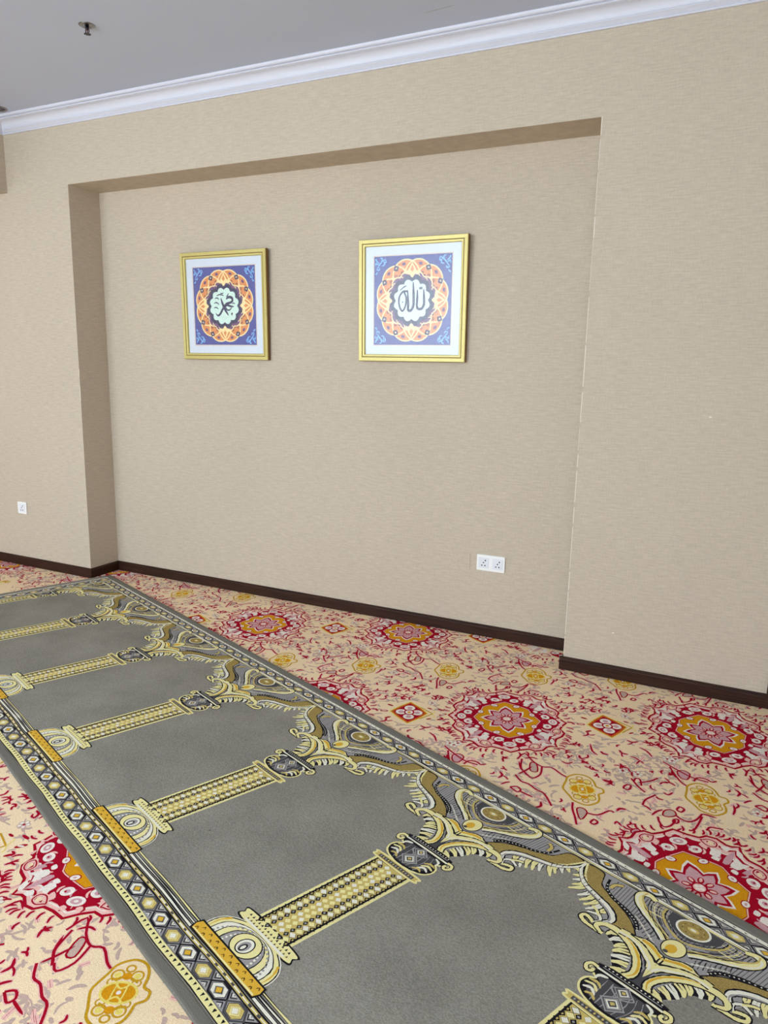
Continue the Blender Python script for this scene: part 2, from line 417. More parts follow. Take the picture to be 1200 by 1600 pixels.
def carpet_items():
    md, di, ye = medallion(), diamond(), yellow()
    T = Pat()                       # one repeat cell in the (AH, PH) frame about a medallion
    T.add(md, lambda v: v)
    T.add(di, lambda v: v + np.array([.431, 0]))
    # flowers on the half-way row (lattice frame)
    for c in ((.246, .515), (.683, .515)):
        T.add(ye, lambda v, c=c: v + np.array(c))
    for pts in SPRIGS:
        rsprig(T, pts)
    for pts in BUDS:
        T.fill(pts, MAU if len(pts) % 2 else TAUPE, 2, True, 3); T.stroke(pts, .006, RED, 3, closed=True, n=3)
    cellA = np.array([np.dot(LA, AH), np.dot(LA, PH)]); cellB = np.array([np.dot(LB, AH), np.dot(LB, PH)])
    rs = random.Random(11)
    blocked = [((0, 0), .24, .275), ((.431, 0), .10, .11), ((.246, .515), .075, .105), ((.683, .515), .075, .105)]
    def free(c, pad=0):
        for i in (-2, -1, 0, 1, 2):
            for j in (-1, 0, 1):
                o = cellA * i + cellB * j
                for (b, ra, rb) in blocked:
                    dx = (c[0] - b[0] - o[0]) / (ra + pad); dy = (c[1] - b[1] - o[1]) / (rb + pad)
                    if dx * dx + dy * dy < 1: return False
        return True
    redpts = []
    for pts in SPRIGS: redpts += [pts[len(pts) // 2], pts[0], pts[-1]]
    def nearred(c, d):
        for q in redpts:
            for i in (-2, -1, 0, 1, 2):
                for j in (-1, 0, 1):
                    o = cellA * i + cellB * j
                    if (q[0] + o[0] - c[0]) ** 2 + (q[1] + o[1] - c[1]) ** 2 < d * d: return True
        return False
    # extra small red commas where the drawn sprigs are thin
    k = 0
    for _ in range(900):
        if k >= 90: break
        t, r = rs.random(), rs.random(); c = cellA * t + cellB * r
        if not free(c, .03) or nearred(c, .034): continue
        k += 1
        an = rs.random() * 6.283; L = rs.uniform(.022, .05)
        d = np.array([math.cos(an), math.sin(an)]); nn = np.array([-d[1], d[0]]) * rs.choice((-1, 1))
        a = c - d * L / 2; b = c + d * L / 2; mid = c + nn * L * .28
        rsprig(T, [a, mid, b], rs.uniform(.006, .010))
        if rs.random() < .45:
            rsprig(T, [mid, mid + nn * L * .3 + d * L * .2, mid + nn * L * .5 + d * L * .5], .006)
    # taupe vines and leaves
    for _ in range(95):
        t, r = rs.random(), rs.random(); c = cellA * t + cellB * r
        if not free(c, .05): continue
        an = rs.random() * 6.283; P = [c]; cur = rs.uniform(-.5, .5)
        for q in range(5):
            an += cur; P.append(P[-1] + np.array([math.cos(an), math.sin(an)]) * .028)
        if not all(free(x, .01) for x in P): continue
        T.stroke(P, .0042, TAUPE, 1, n=3)
        for q in range(1, 5):
            sd = 1 if q % 2 else -1; a2 = an + sd * 1.1
            e = P[q] + np.array([math.cos(a2), math.sin(a2)]) * .026
            T.stroke([P[q], (P[q] + e) / 2 + np.array([.003, .003]), e], .011, TAUPE, 1, taper='both', n=3)
    for _ in range(560):
        t, r = rs.random(), rs.random(); c = cellA * t + cellB * r
        if not free(c, .015): continue
        an = rs.gauss(.5, 1.0); L = rs.uniform(.020, .048)
        d = np.array([math.cos(an), math.sin(an)]); nn = np.array([-d[1], d[0]]) * rs.uniform(-.3, .3)
        T.stroke([c - d * L / 2, c + nn * L, c + d * L / 2], rs.uniform(.006, .0115), TAUPE, 1, taper='both', n=3)
    # small pale blossoms
    for _ in range(22):
        t, r = rs.random(), rs.random(); c = cellA * t + cellB * r
        if not free(c, .04) or nearred(c, .03): continue
        for kk in range(5):
            an = kk * 1.2566
            T.ring((c[0] + .013 * math.cos(an), c[1] + .013 * math.sin(an)), .0085, .0085, .003, TAUPE, 2, n=8)
            T.ell((c[0] + .013 * math.cos(an), c[1] + .013 * math.sin(an)), .006, .006, WHT, 3, n=8)
        T.ell(c, .005, .005, RED, 4, n=8)
    return T

def rugcoord(x, y):
    dx, dy = x + .009, y - .144
    return dx * RU[0] + dy * RU[1], dx * RV[0] + dy * RV[1]
_th = math.radians(-21.75)
RU = np.array([math.cos(_th), math.sin(_th)]); RV = np.array([math.sin(_th), -math.cos(_th)]); RO = np.array([-.009, .144])
RK = 1 - .0092 / 1.5
RO = np.array([4.0347, -3.5903]) + (RO - np.array([4.0347, -3.5903])) * RK
RUGW = 1.312; RUGL = 6.25

SPRIGS = []; BUDS = []
# drawn red sprigs of one repeat (lattice frame, metres)
SPRIGS = [[(-0.251, 0.306), (-0.247, 0.36), (-0.238, 0.412), (-0.224, 0.436)], [(-0.188, 0.401), (-0.171, 0.376), (-0.152, 0.373), (-0.135, 0.38),
  (-0.121, 0.396), (-0.101, 0.388)], [(-0.105, 0.312), (-0.114, 0.327), (-0.111, 0.341)], [(-0.152, 0.373), (-0.158, 0.347)], [(-0.135, 0.38), (-0.121,
  0.365)], [(-0.39, 0.248), (-0.371, 0.256), (-0.357, 0.278)], [(-0.357, 0.278), (-0.331, 0.24)], [(-0.378, 0.307), (-0.357, 0.278), (-0.347, 0.3)],
  [(-0.46, 0.491), (-0.461, 0.477), (-0.444, 0.459), (-0.432, 0.466), (-0.444, 0.491), (-0.458, 0.491)], [(-0.42, 0.412), (-0.415, 0.433), (-0.405,
  0.47), (-0.389, 0.502)], [(-0.415, 0.433), (-0.403, 0.411), (-0.388, 0.416), (-0.393, 0.46)], [(-0.396, 0.439), (-0.373, 0.431), (-0.347, 0.419),
  (-0.318, 0.397)], [(-0.342, 0.401), (-0.34, 0.431)], [(-0.392, 0.473), (-0.383, 0.492)], [(-0.418, 0.586), (-0.401, 0.552), (-0.373, 0.528), (-0.354,
  0.513)], [(-0.397, 0.551), (-0.388, 0.59)], [(-0.368, 0.527), (-0.364, 0.563)], [(-0.356, 0.522), (-0.351, 0.537), (-0.334, 0.543)], [(-0.323, 0.492),
  (-0.309, 0.507), (-0.286, 0.487)], [(-0.298, 0.48), (-0.292, 0.5)], [(-0.418, 0.586), (-0.405, 0.596), (-0.395, 0.617)], [(-0.384, 0.573), (-0.369,
  0.548)], [(-0.316, 0.633), (-0.305, 0.653), (-0.283, 0.665), (-0.253, 0.65), (-0.222, 0.612)], [(-0.325, 0.656), (-0.315, 0.658), (-0.322, 0.677),
  (-0.336, 0.679), (-0.334, 0.665), (-0.325, 0.656)], [(-0.401, 0.645), (-0.378, 0.619), (-0.352, 0.604)], [(-0.381, 0.649), (-0.384, 0.679), (-0.376,
  0.706), (-0.35, 0.696), (-0.325, 0.663)], [(-0.305, 0.599), (-0.289, 0.579), (-0.277, 0.593), (-0.293, 0.611), (-0.305, 0.599)], [(-0.222, 0.612),
  (-0.205, 0.617), (-0.179, 0.63)], [(-0.227, 0.628), (-0.254, 0.675), (-0.279, 0.71), (-0.297, 0.715)], [(-0.237, 0.708), (-0.221, 0.688), (-0.202,
  0.689), (-0.179, 0.694)], [(-0.186, 0.69), (-0.19, 0.715)], [(-0.202, 0.689), (-0.209, 0.665)], [(-0.355, 0.759), (-0.345, 0.73), (-0.315, 0.705)],
  [(-0.351, 0.758), (-0.342, 0.772), (-0.325, 0.755)], [(-0.093, 0.54), (-0.099, 0.572), (-0.117, 0.605)], [(-0.096, 0.564), (-0.076, 0.544), (-0.079,
  0.527)], [(-0.052, 0.523), (-0.034, 0.51), (-0.015, 0.502)], [(-0.098, 0.709), (-0.095, 0.728), (-0.087, 0.735)], [(0.041, 0.328), (0.032, 0.391),
  (0.04, 0.42), (0.052, 0.447)], [(0.017, 0.444), (0.044, 0.419), (0.077, 0.38)], [(0.051, 0.326), (0.08, 0.313), (0.104, 0.323)], [(-0.018, 0.537),
  (0.007, 0.53), (0.02, 0.551), (0.007, 0.565), (-0.009, 0.548), (-0.018, 0.537)], [(-0.194, 0.878), (-0.178, 0.866), (-0.172, 0.853), (-0.179, 0.841)],
  [(-0.168, 0.9), (-0.154, 0.882)], [(-0.085, 0.531), (-0.107, 0.55)], [(-0.348, 0.324), (-0.331, 0.336)], [(-0.341, 0.356), (-0.325, 0.349), (-0.333,
  0.364)], [(-0.493, 0.516), (-0.462, 0.522)], [(-0.54, 0.715), (-0.529, 0.699), (-0.517, 0.725)], [(-0.533, 0.763), (-0.515, 0.754), (-0.529, 0.783)],
  [(-0.193, 0.37), (-0.187, 0.396)], [(-0.278, 0.523), (-0.268, 0.529)], [(-0.232, 0.876), (-0.215, 0.862)], [(-0.09, 0.652), (-0.083, 0.669)], [(0.022,
  0.334), (0.056, 0.284), (0.081, 0.339), (0.114, 0.377), (0.151, 0.379), (0.182, 0.422), (0.201, 0.44)], [(0.114, 0.377), (0.102, 0.434), (0.07,
  0.465), (0.051, 0.441)], [(0.028, 0.347), (0.032, 0.403), (0.054, 0.441)], [(0.007, 0.448), (0.025, 0.491), (0.052, 0.507), (0.077, 0.541), (0.103,
  0.563), (0.121, 0.637)], [(0.014, 0.557), (0.033, 0.572), (0.062, 0.593)], [(0.068, 0.492), (0.083, 0.515)], [(0.089, 0.595), (0.105, 0.616)],
  [(0.033, 0.572), (0.023, 0.61)], [(0.199, 0.603), (0.192, 0.645), (0.194, 0.689), (0.193, 0.735)], [(0.193, 0.735), (0.212, 0.72)], [(0.237, 0.661),
  (0.275, 0.669), (0.319, 0.638), (0.334, 0.647)], [(0.241, 0.716), (0.257, 0.697), (0.267, 0.712), (0.252, 0.725), (0.241, 0.716)], [(0.289, 0.659),
  (0.278, 0.689)], [(0.313, 0.639), (0.309, 0.622)], [(0.194, 0.323), (0.215, 0.339), (0.24, 0.324)], [(0.215, 0.339), (0.212, 0.366)], [(0.331, 0.167),
  (0.33, 0.226), (0.346, 0.257)], [(-0.214, 0.199), (-0.178, 0.161)], [(-0.182, 0.266), (-0.15, 0.234), (-0.124, 0.265)], [(-0.335, 0.168), (-0.311,
  0.197), (-0.3, 0.244)], [(-0.332, 0.147), (-0.312, 0.134)], [(-0.267, 0.27), (-0.228, 0.326), (-0.182, 0.377), (-0.134, 0.399)], [(-0.228, 0.326),
  (-0.22, 0.291)], [(-0.182, 0.377), (-0.165, 0.343)], [(-0.197, 0.358), (-0.212, 0.396)], [(-0.152, 0.395), (-0.145, 0.417)], [(-0.125, 0.325),
  (-0.112, 0.341)], [(0.281, 0.742), (0.295, 0.766)], [(0.115, 0.446), (0.138, 0.429)], [(0.074, 0.579), (0.097, 0.611)], [(-0.074, 0.288), (-0.06,
  0.309)], [(-0.152, 0.351), (-0.141, 0.369)]]
BUDS = [[(-0.232, 0.34), (-0.204, 0.327), (-0.188, 0.352), (-0.208, 0.39), (-0.23, 0.385)], [(-0.361, 0.639), (-0.35, 0.611), (-0.329, 0.601),
  (-0.315, 0.61), (-0.316, 0.633), (-0.341, 0.645)], [(0.207, 0.643), (0.228, 0.634), (0.24, 0.661), (0.211, 0.704)], [(0.072, 0.355), (0.094, 0.359),
  (0.093, 0.415), (0.067, 0.412)], [(-0.492, 0.743), (-0.476, 0.731), (-0.461, 0.736), (-0.47, 0.76), (-0.49, 0.757)]]


def build_floor():
    T = carpet_items()
    items = []
    B = np.stack([AH, PH])
    for i in range(-18, 18):
        for j in range(-6, 9):
            o = M0 + LA * i + LB * j
            if not (-3.4 < o[0] < 6.4 and -4.4 < o[1] < 1.2): continue
            for v, fa, m, l in T.it:
                w = v @ B + o
                c = w.mean(0)
                if rugcoord(c[0], c[1])[1] > .66:      # pattern beyond the rug is warped to offset camera-fit or lens error
                    ii = (c[0] - 4.06) / .812; w = w + np.array([.021, .050]) * ii; c = w.mean(0)
                if c[0] < -2.55 or c[0] > 5.55 or c[1] < -3.7 or c[1] > .30: continue
                if c[1] > .03 and (c[0] < -.03 or c[0] > NX1 + .03): continue
                s, t = rugcoord(w[:, 0], w[:, 1])
                if s.min() > .12 and s.max() < RUGL - .1 and t.min() > .06 and t.max() < RUGW - .06: continue
                w = np.stack([np.clip(w[:, 0], -2.6, 5.6), np.clip(w[:, 1], -6, .32)], 1)
                items.append((w, fa, m, l))
    base = np.array([(ROOM_X0 - .1, ROOM_Y0 - .1), (ROOM_X1 + .1, ROOM_Y0 - .1), (ROOM_X1 + .1, ND + .1), (ROOM_X0 - .1, ND + .1)])
    items.append((base, [(0, 1, 2, 3)], CREAM, 0))
    n_ = [0]
    def place(v, l):
        n_[0] += 1
        return np.column_stack([v, np.full(len(v), l * .00012) + (0 if l == 0 else (n_[0] % 50) * 1.8e-6) + (np.arange(len(v)) % 7 * 3e-7 if l else 0)])
    me = pat_mesh('floor', items, place, 0)
    return obj('floor', me, mats=CM, kind='structure')
build_floor()

# ------------------------------------------------------------------ walls
def quad(bm, pts, mi=0):
    f = bm.faces.new([bm.verts.new(p) for p in pts]); f.material_index = mi; return f

bm = bmesh.new()
X0, X1 = ROOM_X0, ROOM_X1
T_ = .14
# piers and head around the recess, recess back panel; solid blocks
box(bm, X0 - T_, 0, 0, ND + T_, -.02, CEIL + .1)
box(bm, NX1, X1 + T_, 0, ND + T_, -.02, CEIL + .1)
box(bm, 0, NX1, 0, ND + T_, NZ, CEIL + .1)
box(bm, 0, NX1, ND, ND + T_, -.02, NZ)
# papered-over back box beside the double socket
box(bm, 2.634, 2.737, ND - .003, ND, .386, .476, bevel=.0014)
# bare plaster nicks and the worn arris of the recess
for (x, z, r) in ((3.92, 1.318, .006), (3.582, .237, .006), (4.02, 1.0, .003)):
    lathe_pts = [(x + r * math.cos(a) * (1 + .3 * math.sin(3 * a)), -.0006, z + r * .6 * math.sin(a)) for a in [i * .5236 for i in range(12)]]
    quad(bm, lathe_pts, 1)
rnd = random.Random(3)
z = .08
while z < NZ - .02:
    h = rnd.uniform(.05, .25)
    box(bm, NX1 - .0006, NX1 + rnd.uniform(.001, .0035), -.0008, .002, z, min(z + h, NZ), 1)
    z += h + rnd.uniform(0, .03)
z = 1.25
for h in (.10, .05):
    box(bm, -.003, .0007, -.0008, .002, z, z + h, 1); z += h + .06
wall_front = bm_obj('wall_front', bm, [WALL, PLASTER], kind='structure')

bm = bmesh.new(); box(bm, X0 - T_, X0, ROOM_Y0 - T_, 0, -.02, CEIL + .1); bm_obj('wall_left', bm, WALL, kind='structure')
bm = bmesh.new(); box(bm, X1, X1 + T_, ROOM_Y0 - T_, 0, -.02, CEIL + .1); bm_obj('wall_right', bm, WALL, kind='structure')
# rear wall with two window openings
bm = bmesh.new()
xs = [X0 - T_] + [v for w in WINS for v in w[:2]] + [X1 + T_]
for a, b in ((xs[0], xs[1]), (xs[2], xs[3]), (xs[4], xs[5])): box(bm, a, b, ROOM_Y0 - T_, ROOM_Y0, -.02, CEIL + .1)
for (a, b, z0, z1, _) in WINS:
    box(bm, a, b, ROOM_Y0 - T_, ROOM_Y0, -.02, z0); box(bm, a, b, ROOM_Y0 - T_, ROOM_Y0, z1, CEIL + .1)
bm_obj('wall_rear', bm, WALL, kind='structure')
for i, (a, b, z0, z1, _) in enumerate(WINS):
    bm = bmesh.new(); y0, y1 = ROOM_Y0 - .08, ROOM_Y0 - .02
    for (p, q, r, s_) in ((a, b, z0, z0 + .05), (a, b, z1 - .05, z1), (a, a + .05, z0, z1), (b - .05, b, z0, z1), ((a + b) / 2 - .03, (a + b) / 2 + .03, z0, z1)):
        box(bm, p, q, y0, y1, r, s_)
    bm_obj('window_%d' % (i + 1), bm, CROWN, kind='structure')
# ceiling
bm = bmesh.new(); box(bm, X0 - T_, X1 + T_, ROOM_Y0 - T_, 0.02, CEIL, CEIL + .1)
quad(bm, [(2.56, -.247, CEIL - .0003), (2.6, -.2445, CEIL - .0003), (2.723, -.256, CEIL - .0003), (2.723, -.2585, CEIL - .0003), (2.6, -.248, CEIL - .0003)], 1)
bm_obj('ceiling', bm, [CEILM, mat('hairline_crack', (150, 148, 150))], kind='structure')
# papered beam on the left, running towards the camera
bm = bmesh.new(); box(bm, XL - .45, XL, ROOM_Y0, 0, 2.62, CEIL)
bm_obj('trim_1', bm, WALL, kind='structure')

# cornice
prof = [(0, .100), (.0075, .100), (.0105, .098), (.0110, .0940), (.0085, .0915), (.0050, .0905), (.0095, .0870), (.0170, .0800), (.0225, .0755), (.0240, .0735), (.0195, .0715), (.0195, .0690)]
for t in np.linspace(0, 1, 10):
    an = t * math.pi / 2
    prof.append((.0230 + .0380 * (1 - math.cos(an)), .0690 - .0400 * math.sin(an)))
prof += [(.0605, .0275), (.0685, .0270), (.0715, .0240), (.0705, .0205), (.0640, .0195), (.0645, .0175), (.0740, .0150), (.0785, .0100), (.0800, .0035), (.0800, 0), (0, 0)]
def cornice(name, fn0, fn1):
    bm = bmesh.new(); A = [bm.verts.new(fn0(c, CEIL - d)) for c, d in prof]; Bv = [bm.verts.new(fn1(c, CEIL - d)) for c, d in prof]
    n = len(prof)
    for i in range(n): bm.faces.new((A[i], A[(i + 1) % n], Bv[(i + 1) % n], Bv[i]))
    bm.faces.new(A); bm.faces.new(Bv[::-1])
    return bm_obj(name, bm, CROWN, kind='structure')
cornice('trim_2', lambda c, z: (XL + c, -c, z), lambda c, z: (X1 - c, -c, z))
cornice('trim_3', lambda c, z: (XL + c, -c, z), lambda c, z: (XL + c, ROOM_Y0, z))

# skirting boards
BH, BT = .069, .012
bprof = [(0, 0), (BT, 0), (BT, BH - .014), (BT - .0015, BH - .011), (BT - .001, BH - .007), (BT - .004, BH - .003), (BT - .007, BH), (0, BH)]
def skirt(name, runs):
    """runs: polylines of (x,y) wall-line points with the room on the right-hand side (-y for +x travel)"""
    bm = bmesh.new()
    for run in runs:
        P = [Vector((p[0], p[1])) for p in run]; rings = []
        for i, p in enumerate(P):
            ns = []
            if i > 0: d = (P[i] - P[i - 1]).normalized(); ns.append(Vector((d.y, -d.x)))
            if i < len(P) - 1: d = (P[i + 1] - P[i]).normalized(); ns.append(Vector((d.y, -d.x)))
            nrm = sum(ns, Vector((0, 0)))
            nrm = nrm / (nrm.length_squared) * (1 if len(ns) == 1 else 2) if len(ns) == 2 else nrm
            rings.append([bm.verts.new((p.x + nrm.x * o, p.y + nrm.y * o, h)) for o, h in bprof])
        for a, b in zip(rings, rings[1:]):
            for k in range(len(bprof)):
                kk = (k + 1) % len(bprof); bm.faces.new((a[k], a[kk], b[kk], b[k]))
        bm.faces.new(rings[0]); bm.faces.new(rings[-1][::-1])
    return bm_obj(name, bm, WOOD, kind='structure')
skirt('baseboard_left', [[(X0, 0), (-.0, 0), (0, ND)]])
skirt('baseboard_front', [[(0, ND), (NX1, ND), (NX1, 0.002)]])
DX = 4.279
skirt('baseboard_right', [[(NX1 - BT - .006, 0), (DX + .0, 0)]])

# dark timber door lining at the right end of the wall
bm = bmesh.new()
box(bm, DX, DX + .09, -.014, 0, 0, 2.18, bevel=.002); box(bm, DX + .99, DX + 1.08, -.014, 0, 0, 2.18, bevel=.002)
box(bm, DX, DX + 1.08, -.014, 0, 2.18, 2.27, bevel=.002); box(bm, DX + .09, DX + .99, -.008, 0, 0.004, 2.18)
for zz in ((.15, .95), (1.08, 2.05)):
    box(bm, DX + .22, DX + .86, -.014, -.008, zz[0], zz[1], bevel=.003)
bm_obj('door_1', bm, WOOD, kind='structure')

# ------------------------------------------------------------------ prayer rug
def rmat(name, rgb, **k):
    return mat(name, rgb, rough=1, var=.10, scale=420, bump=.5, bscale=420, spec=.05, **k)
GM = [mat('rug_grey_pile', (140, 136, 126), rough=1, var=.22, scale=190, bump=.9, bscale=190, spec=.05, var2=.13, scale2=3.6),
      rmat('rug_black', (34, 32, 36)), rmat('rug_pale_yellow', (238, 226, 160)), rmat('rug_white', (236, 232, 214)),
      rmat('rug_gold', (222, 176, 62)), mat('rug_olive', (160, 138, 80), rough=1, var=.34, scale=300, bump=.6, bscale=300, spec=.05), rmat('rug_mid_grey', (160, 156, 154)),
      rmat('rug_dark_grey', (80, 78, 80)), rmat('rug_straw', (206, 184, 108)), rmat('rug_brown', (96, 66, 30))]
GRY, BLK, PYL, WH, GOLD, OLV, MGR, DGR, STR, BRN = range(10)

def half_spandrel():
    """left half of the ornament between two arches; s < 0, column axis at s = 0"""
    p = Pat(); p.jit = .0005
    out = [(-.352, .118), (-.352, .150), (-.345, .175), (-.330, .200), (-.315, .218), (-.285, .236), (-.255, .250), (-.225, .268), (-.206, .290),
           (-.19, .318), (-.172, .335), (-.14, .33), (-.112, .34), (-.098, .375), (-.085, .41), (-.066, .432), (-.07, .452), (0, .452), (0, .118)]
    p.fill(out, MGR, 1)
    # cross-hatched grey ground
    for i in range(26):
        x = -.24 + i * .0095
        p.stroke([(x, .125), (x + .012, .25)], .0016, DGR, 2, smooth=False)
    # olive wave
    ol = [(-.345, .124), (-.292, .123), (-.276, .150), (-.262, .176), (-.220, .198), (-.164, .222), (-.125, .245), (-.100, .270), (-.09, .290),
          (-.127, .298), (-.160, .300), (-.17, .27), (-.200, .243), (-.240, .228), (-.285, .214), (-.318, .190), (-.335, .162)]
    p.ofill(ol, OLV, 3, BLK, .004)
    # yellow foliage along the arch edge
    teeth = [((-.335, .150), (-.362, .176)), ((-.325, .175), (-.346, .202)), ((-.315, .186), (-.334, .221)), ((-.300, .198), (-.322, .240)), ((-.288, .208), (-.320, .262)),
             ((-.268, .218), (-.284, .268)), ((-.252, .224), (-.268, .281)), ((-.232, .232), (-.250, .288)), ((-.214, .240), (-.236, .299)), ((-.196, .252), (-.214, .296))]
    for i, (a, b) in enumerate(teeth):
        mid = ((a[0] + b[0]) / 2 + .007, (a[1] + b[1]) / 2 - .002)
        p.ostroke([a, mid, b], .017, WH if i % 3 == 2 else PYL, 2, BLK, .003, taper=(1, .95, .3))
        p.stroke([a, mid], .003, BLK, 5, taper='end')
    # white S-shaped stem with dark shading
    st = [(-.352, .122), (-.345, .160), (-.317, .195), (-.284, .216), (-.243, .230), (-.204, .244), (-.175, .262), (-.162, .285), (-.172, .306)]
    p.stroke(st, .026, BLK, 4, taper=(.35, .6, .8, 1, 1, .7))
    p.stroke([(x, y + .001) for x, y in st], .017, WH, 5, taper=(.3, .6, .8, 1, 1, .6))
    p.stroke([(x - .004, y + .006) for x, y in st[3:]], .005, MGR, 6, taper='both')
    p.stroke([(-.348, .122), (-.326, .166), (-.300, .196)], .008, PYL, 6, taper='end')
    # scroll under the stem
    s1 = [(-.150, .345), (-.182, .345), (-.207, .343), (-.226, .332), (-.222, .318), (-.207, .320), (-.190, .328)]
    p.stroke(s1, .019, BLK, 2); p.stroke(s1, .011, PYL, 3)
    p.ostroke([(-.190, .326), (-.182, .308), (-.196, .292), (-.214, .297), (-.226, .303)], .008, WH, 3, BLK, .003)
    p.ostroke([(-.196, .292), (-.214, .278), (-.230, .272)], .008, PYL, 3, BLK, .003)
    # leaves inside the great scroll
    for i, (a, b, c) in enumerate((((-.110, .306), (-.136, .322), (-.150, .350)), ((-.092, .316), (-.116, .334), (-.134, .362)), ((-.076, .330), (-.096, .347), (-.112, .372)),
                    ((-.062, .350), (-.086, .362), (-.108, .388)), ((-.052, .372), (-.074, .382), (-.103, .402)), ((-.044, .394), (-.064, .400), (-.090, .418)),
                    ((-.036, .420), (-.052, .424), (-.080, .436)))):
        c = (c[0] + (a[0] - c[0]) * .22, c[1] + (a[1] - c[1]) * .22)
        p.ostroke([a, b, c], .0175, (PYL, WH, PYL)[i % 3], 2, BLK, .0035, taper=(1, .95, .35))
        p.stroke([a, b], .003, BLK, 5, taper='end')
    # great yellow scroll stem
    s2 = [(-.158, .344), (-.179, .331), (-.168, .311), (-.140, .304), (-.108, .310), (-.075, .326), (-.047, .350), (-.028, .380), (-.021, .410), (-.032, .434)]
    p.stroke(s2, .027, BLK, 5, taper=(.6, .8, 1, 1, 1, 1)); p.stroke(s2, .019, PYL, 6, taper=(.5, .8, 1, 1, 1, 1))
    p.stroke([(x + .003, y - .004) for x, y in s2[4:]], .006, GOLD, 7, taper='both')
    # dark wedge between the stems
    p.fill([(-.014, .43), (-.010, .40), (-.012, .37), (-.03, .345), (0, .352), (0, .452), (-.02, .45)], DGR, 4)
    # inner pale stem
    s3 = [(-.125, .299), (-.093, .296), (-.064, .303), (-.038, .321), (-.012, .341), (-.004, .360)]
    p.stroke(s3, .027, BLK, 6); p.stroke(s3, .020, PYL, 7); p.stroke([(x, y + .006) for x, y in s3], .006, WH, 8)
    p.fill([(-.012, .335), (0, .33), (0, .40), (-.008, .37)], PYL, 7)
    # fleur
    fl = [(-.100, .289), (-.083, .284), (-.062, .274), (-.038, .277), (-.016, .290), (.002, .299), (.002, .330), (-.025, .314), (-.055, .298), (-.078, .292)]
    p.ofill(fl, PYL, 9, BLK, .004)
    p.stroke([(-.07, .284), (-.04, .287), (0, .309)], .009, GOLD, 11, taper='both')
    # beaded dark line
    bd = [(-.262, .136), (-.248, .174), (-.216, .198), (-.177, .210), (-.145, .222), (-.117, .238), (-.098, .262)]
    p.stroke(bd, .013, BLK, 4, taper=(.5, .8, 1, 1.1, .9))
    for q in crom(bd, False, 3)[2::1]: p.ell(q, .0026, .002, WH, 5, n=6)
    # pale leaf at the start of the grey band, cross hatching lower down
    p.ostroke([(-.240, .168), (-.238, .145), (-.220, .132)], .010, STR, 4, DGR, .003)
    for i in range(8):
        x = -.128 + i * .010; y = .196 + i * .0068
        p.stroke([(x, y), (x - .006, y + .032)], .0022, BLK, 5, smooth=False)
        p.stroke([(x - .004, y + .020), (x + .014, y + .026)], .002, WH, 6, smooth=False)
    # hooked pale band
    hk = [(-.125, .118), (-.146, .109), (-.166, .115), (-.168, .138), (-.146, .166), (-.110, .190), (-.070, .214), (-.034, .240)]
    p.stroke(hk, .027, BLK, 4, taper=(.6, 1, 1, 1, .9)); p.stroke(hk, .020, PYL, 5, taper=(.6, 1, 1, .8, .6)); p.stroke([(x - .002, y + .004) for x, y in hk[1:]], .006, WH, 6)
    p.stroke([(x + .008, y - .010) for x, y in hk[2:]], .005, STR, 6)
    # striped cloth inside the hook
    p.fill([(-.144, .130), (-.132, .118), (-.076, .118), (-.074, .150), (-.05, .185), (-.02, .212), (-.03, .232), (-.065, .206), (-.11, .178)], MGR, 3)
    for i in range(9):
        x = -.138 + i * .0085
        p.stroke([(x, .122), (x + .012, .160), (x + .040, .192)], .0022, DGR if i % 2 else BLK, 6)
    for i in range(4): p.stroke([(-.135 + i * .006, .132 + i * .012), (-.082 + i * .008, .124 + i * .014)], .002, PYL, 7, smooth=False)
    for k in range(3):
        o = .010 * (k + 1)
        p.stroke([(-.098 - o, .122), (-.094 - o * .9, .152), (-.066 - o * .6, .185 + o * .5), (-.03, .214 + o * .4)], .0022, (BLK, PYL, BLK)[k], 7)
    p.fill([(-.15, .335), (-.12, .325), (-.085, .345), (-.058, .375), (-.05, .43), (-.066, .43), (-.088, .40), (-.10, .36)], BLK, 2)
    # nested contours round the eye
    p.stroke([(-.090, .122), (-.086, .150), (-.060, .181), (-.022, .204), (0, .210)], .006, STR, 8)
    p.stroke([(-.084, .122), (-.080, .150), (-.054, .176), (-.018, .198), (0, .202)], .0025, BLK, 9)
    p.fill([(-.074, .120), (-.072, .150), (-.049, .174), (-.012, .193), (0, .195), (0, .118)], DGR, 9, False)
    return p

